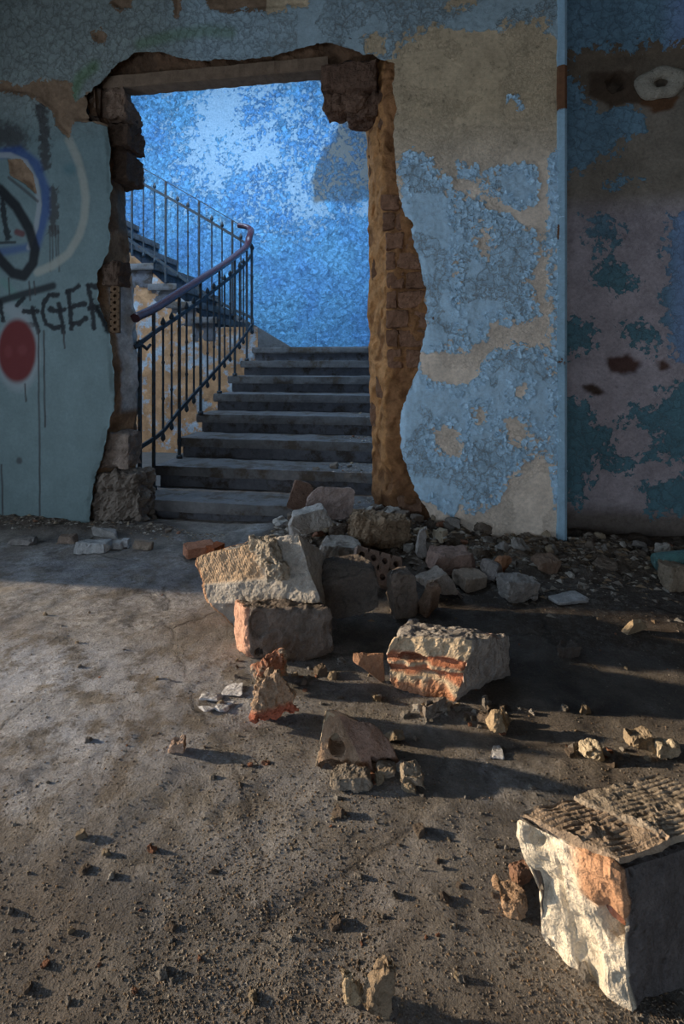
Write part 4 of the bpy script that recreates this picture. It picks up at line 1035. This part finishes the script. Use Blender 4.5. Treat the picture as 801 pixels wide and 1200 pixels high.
for x, y, D, sz, sd in ((312, 650, 1.84, 0.095, 4), (324, 670, 1.81, 0.06, 5), (298, 640, 1.87, 0.05, 6)):
    lean(box8(sz, sz * 0.7, sz, 0.25, sd) + P(x, y, D) - np.array([0, 0, sz * 0.4]), 'mortar_lump', None, None, lin(178, 164, 142), 0.005, 0.010, 4, sd, A_, freq=40)

def two(c2, fr=14, a=0.0, b=0.25, sd=3):
    return lambda V, U, C, n_: blend(sstep(a, b, fbm(V * fr + sd, 4, sd, 0.6)), C, np.array(c2)[None, :])
# --- other recognisable pieces of the heap
def piece(x0, x1, y0, y1, name, label, cat, col, dratio=0.7, rot=(0, 0, 0), seed=1, rough=0.006, chips=5, base=None, jit=0.12, res=0.0065, zoff=0.0, taper=0.1, wide=1.0, tall=1.0, **kw):
    b = hit((x0 + x1) / 2, y1) if base is None else P((x0 + x1) / 2, y1, base)
    px = FPX / Dp(b); w = (x1 - x0) / px * wide; d = w * dratio
    hh = max(0.012, ((y1 - y0) - 0.35 * d * px * (y1 - HZ) / FPX) / px) * tall
    m = chunk(box8(w, d, hh, jit, seed, taper), res, rough, chips, seed, col, name=name, **kw)
    fwd = np.array([-SA, CA]); o = obj(name, m, None, (b[0] + fwd[0] * d * 0.4, b[1] + fwd[1] * d * 0.4, b[2]), (rot[0], rot[1], rot[2] + YAW))
    settle(m, o, max(b[2] - 0.004, 0) + zoff); return tag(o, label, cat)
MB, BK, ST_ = 'masonry block', 'brick', 'stone'
piece(365, 450, 662, 728, 'masonry_block', 'dark rounded masonry block behind the tilted ribbed block', MB, lin(112, 102, 93), 0.5, seed=51, chips=6, rough=0.008)
piece(352, 414, 572, 615, 'masonry_block', 'pinkish white block at the top of the rubble heap by the stairs', MB, lin(196, 172, 162), 0.7, (0.12, 0.1, 0.15), 52, chips=5, base=2.60, wide=1.05, tall=1.15)
piece(337, 391, 592, 632, 'masonry_block', 'pale angular block just below the pinkish block on the heap', MB, lin(196, 188, 178), 0.6, (-0.15, -0.2, 0.3), 53, chips=6, base=2.42, jit=0.2, tall=0.72, wide=0.9)
piece(410, 478, 607, 646, 'mortar_lump', 'knobbly brown mortar lump on top of the heap beside the pier', 'mortar lump', lin(158, 130, 98), 0.7, (0, 0.15, 0.1), 54, 0.016, 7, base=2.46, freq=34)
piece(372, 422, 638, 664, 'masonry_slab', 'light flat slab behind the dark rounded block', 'slab', lin(182, 172, 160), 0.9, (0.1, 0.1, 0.2), 55, base=2.30)
piece(482, 500, 614, 656, 'masonry_shard', 'narrow pale shard standing upright against the pier foot', 'shard', lin(176, 168, 160), 0.5, (0.1, 0.05, 0.2), 56, base=2.44, taper=0.35)
piece(334, 360, 566, 602, 'board_piece', 'small brown board fragment leaning on the step behind the heap', 'board', lin(128, 98, 80), 0.18, (-0.3, 0.35, 0.2), 57, 0.002, 2, base=2.80, jit=0.05)
piece(458, 492, 668, 724, 'brick', 'upright broken brick with a round recess beside the dark rounded block', BK, lin(138, 122, 108), 0.8, (0.05, -0.1, 0.3), 58, mod=dents((1, 0), [(0.35, 0.4, 0.2, 0.16, 0.01)]))
piece(484, 512, 672, 722, 'brick', 'tall brown brick shard leaning beside the upright broken brick', BK, lin(156, 124, 98), 0.7, (0.1, 0.3, 0.6), 59, taper=0.5, jit=0.2)
piece(498, 552, 672, 704, 'masonry_lump', 'smooth pale lump on the drift in front of the pier', 'masonry lump', lin(166, 152, 138), 0.8, (0, 0.1, 0.3), 60, chips=7)
piece(590, 632, 676, 704, 'stone', 'rounded grey stone before the foot of the pier', ST_, lin(150, 142, 134), 0.8, seed=61, chips=9, rough=0.008)
piece(500, 560, 648, 676, 'brick', 'buried reddish brick lying in front of the pier', BK, lin(150, 120, 104), 0.7, (0, 0, 0.2), 62)
piece(578, 604, 652, 676, 'brick', 'small orange brick lump in the drift below the pier', BK, lin(170, 116, 74), 0.8, (0, 0, 0.5), 63, chips=8)
piece(628, 660, 652, 672, 'brick', 'brown brick half buried beside the blue corner strip', BK, lin(136, 108, 86), 0.8, (0.1, 0, 0.1), 64, chips=6)
c8 = [wp(602, 660, -0.05), wp(652, 662, -0.05), wp(652, 662, -0.02), wp(602, 660, -0.02), wp(618, 636, -0.03), wp(644, 634, -0.03), wp(644, 634, -0.012), wp(618, 636, -0.012)]
lean([np.array(v) for v in c8], 'plaster_slab', 'arched grey plaster piece leaning against the pier foot', 'plaster', lin(166, 152, 138), 0.008, 0.002, 2, 65)
piece(536, 570, 672, 690, 'plaster_slab', 'flat buff plaster piece lying in the drift', 'plaster', lin(168, 146, 124), 0.9, (0.1, 0.05, 0.4), 66, 0.003)
piece(560, 590, 660, 684, 'brick', 'grey brick end beside the small orange brick lump', BK, lin(138, 128, 120), 0.8, (0, 0.2, 0.9), 67)
piece(780, 812, 660, 692, 'stone', 'round buff stone next to the glass bottle', ST_, lin(150, 132, 108), 0.9, seed=68, chips=10, rough=0.007)
piece(645, 692, 688, 707, 'broken_tile', 'thin pale broken tile lying on the dark floor beyond the rubble', 'tile', lin(178, 178, 178), 0.95, (0.02, 0.02, 0.3), 69, 0.0015, 2, tall=0.35)
piece(728, 758, 722, 742, 'broken_tile', 'tan triangular tile shard tipped up on the dark floor', 'tile', lin(182, 156, 118), 0.3, (0.5, -0.2, 0.2), 70, 0.002, 1, taper=0.6)
piece(652, 680, 752, 771, 'stone', 'flat dark stone on the shadowed floor behind the clay-channel block', ST_, lin(110, 100, 92), 0.8, seed=71, chips=6)
# perforated brick in the heap
PB = empty('perforated_brick', tuple(P(440, 684, 2.14))); tag(PB, 'tilted perforated brick with round holes in the middle of the heap', BK)
PB.rotation_euler = (-0.6, 0.3, YAW + 0.1)
cells = holed('holed_face', 0.20, 0.13, 0.05, 4, 2, 0.013, lin(162, 140, 126)); o = obj('holed_face', cells, PB)
# hollow clay brick lying by the step
HB = empty('hollow_brick', tuple(hit(238, 654))); tag(HB, 'orange hollow clay brick lying below the first step', BK); HB.rotation_euler = (0.06, 0.1, YAW + 0.5)
o = obj('holed_face', holed('holed_face', 0.09, 0.055, 0.05, 3, 2, 0.0115, lin(166, 96, 62)), HB, (0.075, 0.0, 0.0), (0, 0, math.radians(40)))
o = obj('body', chunk(box8(0.15, 0.09, 0.058, 0.04, 3), 0.008, 0.003, 3, 5, lin(196, 128, 88), name='body'), HB, (-0.01, 0.05, 0))
# broken pieces on the open floor
def md_tri(V, U, N):
    V = dents((1, 0), [(0.5, 0.42, 0.20, 0.17, 0.05), (0.36, 0.04, 0.26, 0.13, 0.05)])(V, U, N)
    return dents((0, 1), [(0.35, 0.0, 0.12, 0.25, 0.035), (0.75, 0.0, 0.10, 0.2, 0.025)])(V, U, N)
FLb, FRb, BRb, BLb = hit(367, 901), hit(432, 909), hit(470, 898), hit(400, 868)
c8 = [FLb, FRb, BRb, BLb, P(381, 832, Dp(FLb)), P(394, 832, Dp(FLb) + 0.01), P(446, 854, Dp(BRb) + 0.03), P(436, 853, Dp(BRb) + 0.05)]
def cm_tri(V, U, C, n_):
    c = np.tile(lin(184, 150, 118), (len(V), 1)); c = blend((U[:, 0] < 0.03) * 1.0, c, lin(206, 184, 150)[None, :]); return blend((U[:, 0] > 0.97) * 0.8, c, lin(176, 140, 122)[None, :])
lean(c8, 'hollow_brick', 'roof-shaped broken hollow brick with a dark arched opening', BK, C_TERRA, 0.0035, 0.005, 0, 81, mod=md_tri, colmod=cm_tri, nmax=60, edge=0.1)
piece(298, 330, 772, 808, 'brick_fragment', 'jagged orange brick fragment standing in front of the squat block', 'brick fragment', lin(186, 126, 92), 0.7, (0.1, 0.2, 0.5), 82, 0.012, 4, jit=0.25, taper=0.3, res=0.0045, freq=40, colmod=two(lin(176, 160, 138), 30))
piece(300, 345, 797, 853, 'brick_fragment', 'reddish mortar-crusted brick fragment left of the roof-shaped brick', 'brick fragment', lin(176, 148, 120), 0.6, (0.05, -0.1, 0.3), 83, 0.014, 4, jit=0.22, taper=0.35, res=0.0045, freq=36,
      colmod=lambda V, U, C, n_: blend(sstep(0.35, 0.15, U[:, 2]), C, lin(190, 104, 72)[None, :]))
piece(414, 452, 768, 804, 'broken_tile', 'curved brown clay tile piece behind the clay-channel block', 'tile', lin(176, 128, 92), 0.25, (-0.15, 0, 0.15), 84, 0.003, 6, taper=0.2)
piece(384, 436, 897, 928, 'mortar_lump', 'long grey mortar lump below the roof-shaped brick', 'mortar lump', lin(146, 134, 118), 0.5, seed=85, rough=0.006, res=0.005, tall=0.5)
piece(470, 497, 900, 926, 'stone', 'grey rounded stone beside the roof-shaped brick', ST_, lin(158, 142, 120), 0.8, seed=86, chips=8, res=0.006)
piece(440, 466, 893, 914, 'stone', 'small stone wedged under the roof-shaped brick', ST_, lin(140, 126, 108), 0.8, seed=87, chips=8, res=0.006, tall=0.6)
piece(576, 604, 838, 864, 'stone', 'pyramid-shaped tan stone in front of the clay-channel block', ST_, lin(186, 160, 122), 0.8, seed=88, chips=6, taper=0.5, res=0.006)
piece(496, 528, 826, 846, 'stone', 'flat grey stone at the foot of the clay-channel block', ST_, lin(140, 128, 116), 0.8, seed=89, chips=7, res=0.006)
piece(738, 766, 860, 882, 'stone', 'sunlit tan stone on the shadowed floor above the largest block', ST_, lin(178, 156, 124), 0.8, seed=90, chips=8, res=0.006)
piece(770, 797, 871, 890, 'stone', 'pale sunlit stone at the picture edge above the largest block', ST_, lin(204, 186, 154), 0.7, seed=91, chips=8, res=0.006)
piece(566, 592, 879, 889, 'plaster_chip', 'oval white plaster chip lying flat before the clay-channel block', 'plaster', lin(206, 206, 208), 0.8, seed=92, rough=0.001, chips=6, tall=0.4, res=0.006)
piece(684, 704, 872, 892, 'stone', 'bright pebble-sized stone lit by the sun near the tan stone', ST_, lin(206, 188, 154), 0.8, seed=93, chips=7, res=0.005)
piece(196, 216, 868, 888, 'stone', 'lone pinkish stone with crumbs on the open floor', ST_, lin(200, 166, 140), 0.9, seed=94, chips=7, res=0.004)
piece(600, 622, 1012, 1036, 'brick_fragment', 'small brown brick bit beside the largest block', 'brick fragment', lin(150, 110, 84), 0.8, (0, 0, 0.4), 95, 0.004, 4, res=0.004)
piece(568, 620, 1040, 1072, 'mortar_lump', 'low crumbly tan lump touching the largest block', 'mortar lump', lin(176, 140, 104), 0.5, (0, 0, -0.5), 96, 0.007, 6, res=0.004, tall=0.7)
SH = [((404, 424, 1136, 1186), 'crooked tan mortar shard standing at the picture bottom', 97, (0.0, -0.2, 0.3)), ((424, 452, 1138, 1198), 'darker mortar shard standing beside the crooked tan shard', 98, (0.0, 0.25, 0.1))]
for (x0, x1, y0, y1), lb, sd, rt in SH:
    piece(x0, x1, y0, y1, 'mortar_shard', lb, 'shard', lin(186, 162, 124) if sd == 97 else lin(150, 128, 100), 0.6, rt, sd, 0.006, 5, res=0.0035, jit=0.25, taper=0.45, freq=40)
# slabs along the foot of the left wall
for x0, x1, y0, y1, lb, sd, c in ((86, 130, 632, 649, 'long pale plaster slab at the foot of the graffiti wall', 101, lin(172, 172, 170)), (104, 136, 618, 633, 'short thick plaster block against the graffiti wall base', 102, lin(160, 156, 150)),
                              (66, 86, 626, 638, 'small brown lump at the foot of the graffiti wall', 103, lin(138, 116, 98)), (140, 158, 630, 642, 'white plaster chip below the broken jamb foot', 104, lin(186, 186, 186)),
                              (156, 178, 630, 645, 'tan plaster piece below the end of the first step', 105, lin(160, 142, 122)), (124, 142, 632, 644, 'thin grey chip next to the long pale plaster slab', 106, lin(170, 170, 168)),
                              (10, 40, 628, 640, 'grey mortar heap bit at the graffiti wall below the drips', 107, lin(136, 130, 124))):
    piece(x0, x1, y0, y1, 'plaster_slab', lb, 'plaster', c, 0.5, (0.0, 0.06, 0.1), sd, 0.003, 4, tall=0.8)
# white plaster flakes on the floor
for i, (x0, x1, y0, y1) in enumerate(((236, 256, 812, 824), (252, 268, 822, 834), (230, 250, 825, 836), (262, 284, 806, 815), (258, 274, 818, 828))):
    o = piece(x0, x1, y0, y1, 'plaster_chip', ['long white plaster flake at the top of the little cluster on the floor', 'white plaster flake in the middle of the little cluster', 'white plaster flake at the near edge of the little cluster', 'white plaster flake apart from the cluster, towards the brick fragments', "small white plaster flake beside the brick fragments' cluster"][i], 'plaster', lin(206, 206, 210), 0.8, (0.1 * (i % 3 - 1), 0.08, i), 110 + i, 0.001, 3, tall=0.3, res=0.006, jit=0.25)
    o['group'] = 'white plaster flakes on the open floor'

# --- glass bottle lying at the wall
n = NT('bottle_glass'); n.b.inputs['Transmission Weight'].default_value = 0.85; n.b.inputs['IOR'].default_value = 1.45
M_GLASS = n.done((0.45, 0.80, 0.80, 1), n.rng(n.noise(40, 3), 0.3, 0.7, 0.08, 0.25), spec=0.6)
M_LABEL = mat_simple('bottle_cap_metal', lin(120, 120, 118), 0.4, metal=0.6)
b0 = hit(766, 671)
BT = empty('glass_bottle', tuple(b0)); tag(BT, 'greenish glass bottle lying at the foot of the recessed wall', 'bottle'); BT.rotation_euler = (0, math.radians(-8), YAW - 0.05); BT.location.z += 0.045
def lathe_x(prof, seg=20):
    V = []; F = []
    for x, r in prof:
        for j in range(seg): a = 2 * math.pi * j / seg; V.append((x, r * math.cos(a), r * math.sin(a)))
    for i in range(len(prof) - 1):
        for j in range(seg): F.append((i * seg + j, i * seg + (j + 1) % seg, (i + 1) * seg + (j + 1) % seg, (i + 1) * seg + j))
    m = bpy.data.meshes.new('lathe'); m.from_pydata(V, [], F)
    for f in m.polygons: f.use_smooth = True
    return m
obj('body', with_mat(lathe_x([(0.008, 0.001), (0.004, 0.02), (0.0, 0.030), (0.006, 0.037), (0.15, 0.037), (0.19, 0.026), (0.21, 0.015), (0.27, 0.0135), (0.27, 0.010), (0.20, 0.011), (0.14, 0.033), (0.01, 0.033), (0.012, 0.001)]), M_GLASS), BT)
obj('neck_ring', with_mat(lathe_x([(0.262, 0.0135), (0.262, 0.0165), (0.275, 0.0165), (0.275, 0.0125)]), M_GLASS), BT)
# splintered sticks
for i, (p0, p1, r, lb) in enumerate((((690, 662, 0.012), (712, 645, -0.03), 0.006, 'pale splinter of wood leaning beside the blue corner strip'), ((698, 655, 0.0), (720, 668, -0.06), 0.007, 'dark-edged wooden splinter lying across the pale one'), ((704, 640, 0.1), (708, 664, 0.0), 0.004, 'thin white sliver standing at the recessed wall'))):
    a = wp(p0[0], p0[1], 0.02 + p0[2]); b = wp(p1[0], p1[1], 0.02 + p1[2]); mid_ = (a + b) / 2 + Vector((0, 0, 0.004))
    m = with_mat(tube([a - a, mid_ - a, b - a], r * 1.5, r * 0.6, 5, taper=[0.7, 1, 0.4]), M_STICK if 'M_STICK' in globals() else globals().setdefault('M_STICK', mat_simple('splintered_wood', lin(190, 184, 174), 0.85, 0.3, 60)))
    tag(obj('wood_splinter', m, None, a), lb, 'wood')

# ------------------------------------------------------------------ loose stones: a few shapes, copied one by one
stone_meshes = []; STONE_WORD = []
for k in range(14):
    rgk = random.Random(k); ci = k % 5 if k < 10 else k % 4; c = [lin(150, 142, 132), lin(172, 152, 122), lin(128, 112, 96), lin(186, 178, 166), lin(164, 112, 82)][ci]; STONE_WORD.append(['grey', 'tan', 'brown', 'pale', 'reddish'][ci])
    m = chunk(box8(1.0, rgk.uniform(0.6, 0.95), rgk.uniform(0.4, 0.75), 0.2, 200 + k, rgk.uniform(0, 0.4)), 0.12, 0.10, 7, 200 + k, c, name='stone', freq=2.6, mat=M_RUB if k % 2 else M_FINE, chipd=(0.7, 0.9)); stone_meshes.append(m)
for m in stone_meshes: m.materials[0] = M_FINE
LANDMARK = [(gp(530, 815), 'the clay-channel block'), (gp(420, 900), 'the roof-shaped brick'), (gp(700, 1100), 'the largest block'), (gp(330, 775), 'the squat block'), (gp(250, 825), 'the white plaster flakes'),
            (gp(205, 885), 'the lone pinkish stone'), (gp(428, 1190), 'the standing mortar shards'), (gp(60, 640), 'the graffiti wall'), (gp(670, 700), 'the thin pale tile'), (gp(750, 880), 'the sunlit tan stone'), (gp(60, 1150), 'the picture corner away from the blocks')]
def landmark(x, y, s): return 'nearest ' + min(LANDMARK, key=lambda q: (q[0].x - x) ** 2 + (q[0].y - y) ** 2)[1]
def along_pier(x, y, s):
    return ('by the broken jamb' if x < -0.2 else 'below the pier' if x < 0.35 else 'by the blue corner strip' if x < 0.85 else 'by the recessed wall') + (' against the wall' if y > -0.10 else ' out on the floor' if y < -0.3 else '')
def along_left(x, y, s): return 'under the lettering' if x > -2.0 else 'under the red disc'
def on_step(x, y, s): return ('first', 'second', 'third', 'fourth', 'fifth')[max(0, min(4, math.floor((y - R0) / RT)))] + ' step'
def scatter(n, fn, size, label, group, name, seed, flat=1.0, zf=None, place=None):
    r = random.Random(seed); k = 0
    while k < n:
        x, y = fn(r)
        if x is None: continue
        mi = r.randrange(len(stone_meshes)); o = bpy.data.objects.new(name, stone_meshes[mi]); COL.objects.link(o)
        s = size[0] + (size[1] - size[0]) * r.random() ** 2.2
        o.scale = (s, s, s * flat * r.uniform(0.7, 1.1)); o.rotation_euler = (r.uniform(-0.35, 0.35), r.uniform(-0.35, 0.35), r.uniform(0, 6.28))
        o.location = (x, y, (fz(x, y) if zf is None else zf(x, y)) - s * 0.08); sz = ('small', 'middling', 'large')[(s > size[0] + 0.25 * (size[1] - size[0])) + (s > size[0] + 0.6 * (size[1] - size[0]))]
        tag(o, sz + ' ' + STONE_WORD[mi] + ' ' + label + (' ' + place(x, y, s) if place else ''), ST_, group); k += 1
def f_drift(r):
    x = r.uniform(-0.75, 1.35); y = -abs(r.gauss(0.0, 0.17)) - 0.015
    return (x, y) if y > -0.6 else (None, None)
scatter(112, f_drift, (0.018, 0.085), 'broken stone in the drift', 'stones of the rubble drift', 'rubble_stone', 5, place=along_pier)
def f_heap(r):
    x = -0.4 + r.gauss(0, 0.2); y = -0.05 + r.gauss(0, 0.2)
    return (x, y) if y < 0.18 and not (x > -0.2 and y > -0.03) else (None, None)
scatter(50, f_heap, (0.025, 0.09), 'chunk in the doorway heap', 'chunks of the doorway heap', 'rubble_stone', 6, place=lambda x, y, s: ('on the stair side' if y > 0.0 else 'on the floor side') + (', towards the pier' if x > -0.38 else ', away from the pier'))
scatter(42, lambda r: (r.uniform(-2.55, -1.22), -abs(r.gauss(0.02, 0.05)) - 0.01), (0.015, 0.05), 'plaster bit at the graffiti wall foot', 'plaster bits under the graffiti', 'plaster_bit', 7, 0.6, place=along_left)
def f_floor(r):
    p_ = gp(r.uniform(5, 796), 690 + 505 * r.random() ** 1.1); return p_.x, p_.y
scatter(150, f_floor, (0.006, 0.021), 'mortar crumb on the open floor', 'crumbs on the open floor', 'mortar_crumb', 8, place=landmark)
def near_px(cx, cy, sx, sy):
    def f(r):
        p_ = gp(cx + r.gauss(0, sx), min(max(cy + r.gauss(0, sy), 700), 1190)); return p_.x, p_.y
    return f
scatter(34, near_px(535, 836, 42, 14), (0.012, 0.045), 'loose stone around the foot of the clay-channel block', 'stones round the clay-channel block', 'rubble_stone', 9)
scatter(16, near_px(455, 915, 26, 9), (0.010, 0.036), 'loose stone around the roof-shaped brick', 'stones round the roof-shaped brick', 'rubble_stone', 10)
scatter(26, near_px(350, 790, 60, 12), (0.010, 0.035), 'loose stone in front of the squat block', 'stones round the squat block', 'rubble_stone', 11)
scatter(16, near_px(570, 1000, 40, 40), (0.008, 0.022), 'loose stone on the floor left of the largest block', 'stones near the largest block', 'rubble_stone', 12)
scatter(18, near_px(720, 880, 50, 9), (0.008, 0.026), 'sunlit stone in the row above the largest block', 'stones in the sunlit strip', 'rubble_stone', 13)
def f_step(r):
    k = r.choice((0, 1, 1, 2, 2, 3)); x = SX1 - 0.09 - abs(r.gauss(0, 0.13)); y = R0 + k * RT + r.uniform(0.05, 0.3); f_step.k = k; return x, y
scatter(28, f_step, (0.012, 0.05), 'stone fallen beside the broken jamb on the', 'stones on the stairs', 'rubble_stone', 14, 0.8, lambda x, y: ZS + RISE * max(0, min(NS - 1, math.floor((y - R0) / RT))), place=on_step)

# --- grit that nobody could count
def grit(name, n, fn, size, cols, seed, label, zoff=0.0):
    r = np.random.RandomState(seed); P3 = fn(r, n); n = len(P3)
    base = np.array([(1, 0, 0), (-0.5, 0.87, 0), (-0.5, -0.87, 0), (0.1, 0.1, 0.42), (0, 0, -0.4)]); tri = np.array([(0, 1, 3), (1, 2, 3), (2, 0, 3), (1, 0, 4), (2, 1, 4), (0, 2, 4)])
    s = size[0] + (size[1] - size[0]) * r.rand(n) ** 3; a = r.rand(n) * 6.28
    B = base[None] * (1 + r.uniform(-0.35, 0.35, (n, 5, 3))); B = B * s[:, None, None]
    ca, sa = np.cos(a)[:, None], np.sin(a)[:, None]
    V = np.stack([B[..., 0] * ca - B[..., 1] * sa, B[..., 0] * sa + B[..., 1] * ca, B[..., 2] * 0.8], -1) + P3[:, None, :]
    F = (tri[None] + (np.arange(n) * 5)[:, None, None]).reshape(-1, 3); C = np.repeat(np.array(cols)[r.randint(len(cols), size=n)], 5, 0)
    return tag(obj(name, np_mesh(name, V.reshape(-1, 3), F, [M_FINE], {'col': C})), label, 'gravel', kind='stuff')
GC = [lin(138, 128, 116), lin(118, 108, 98), lin(160, 152, 140), lin(100, 90, 80), lin(136, 116, 94)]
def g_floor(r, n):
    px = r.uniform(-10, 811, n); py = 660 + 560 * r.rand(n) ** 0.9
    X_, Y_ = onZ(px, py); dens = 0.35 + 0.65 * sstep(-0.15, 0.25, n2(X_, Y_, 3.5, 3, 3) + 0.35 * (px - 300) / 400)
    k = (r.rand(n) < dens) & (Y_ < -0.02); X_, Y_ = X_[k], Y_[k]; return np.stack([X_, Y_, floor_h(X_, Y_) + 0.0005], 1)
grit('floor_grit', 45000, g_floor, (0.0007, 0.0036), GC, 3, 'fine mortar grit strewn over the dusty floor')
def g_drift(r, n):
    X_ = r.uniform(-0.85, 1.4, n); Y_ = -np.abs(r.normal(0, 0.25, n)) ; k = Y_ > -0.9; X_, Y_ = X_[k], Y_[k]
    return np.stack([X_, Y_, floor_h(X_, Y_)], 1)
grit('drift_gravel', 6500, g_drift, (0.003, 0.027), GC, 4, 'crushed mortar gravel of the drift along the pier')
def g_left(r, n):
    X_ = r.uniform(-2.7, -1.1, n); Y_ = -np.abs(r.normal(0, 0.07, n)) - 0.005; return np.stack([X_, Y_, floor_h(X_, Y_)], 1)
grit('wall_foot_gravel', 1300, g_left, (0.003, 0.014), GC, 6, 'crushed plaster under the graffiti wall')
def g_stair(r, n):
    X_ = SX1 - 0.02 - np.abs(r.normal(0, 0.16, n)); Y_ = r.uniform(R0 + 0.02, R0 + 3.6 * RT, n); return np.stack([X_, Y_, ZS + RISE * np.floor((Y_ - R0) / RT)], 1)
grit('stair_gravel', 1200, g_stair, (0.003, 0.014), [lin(150, 146, 142), lin(130, 122, 114)], 7, 'gravel on the treads beside the broken jamb')
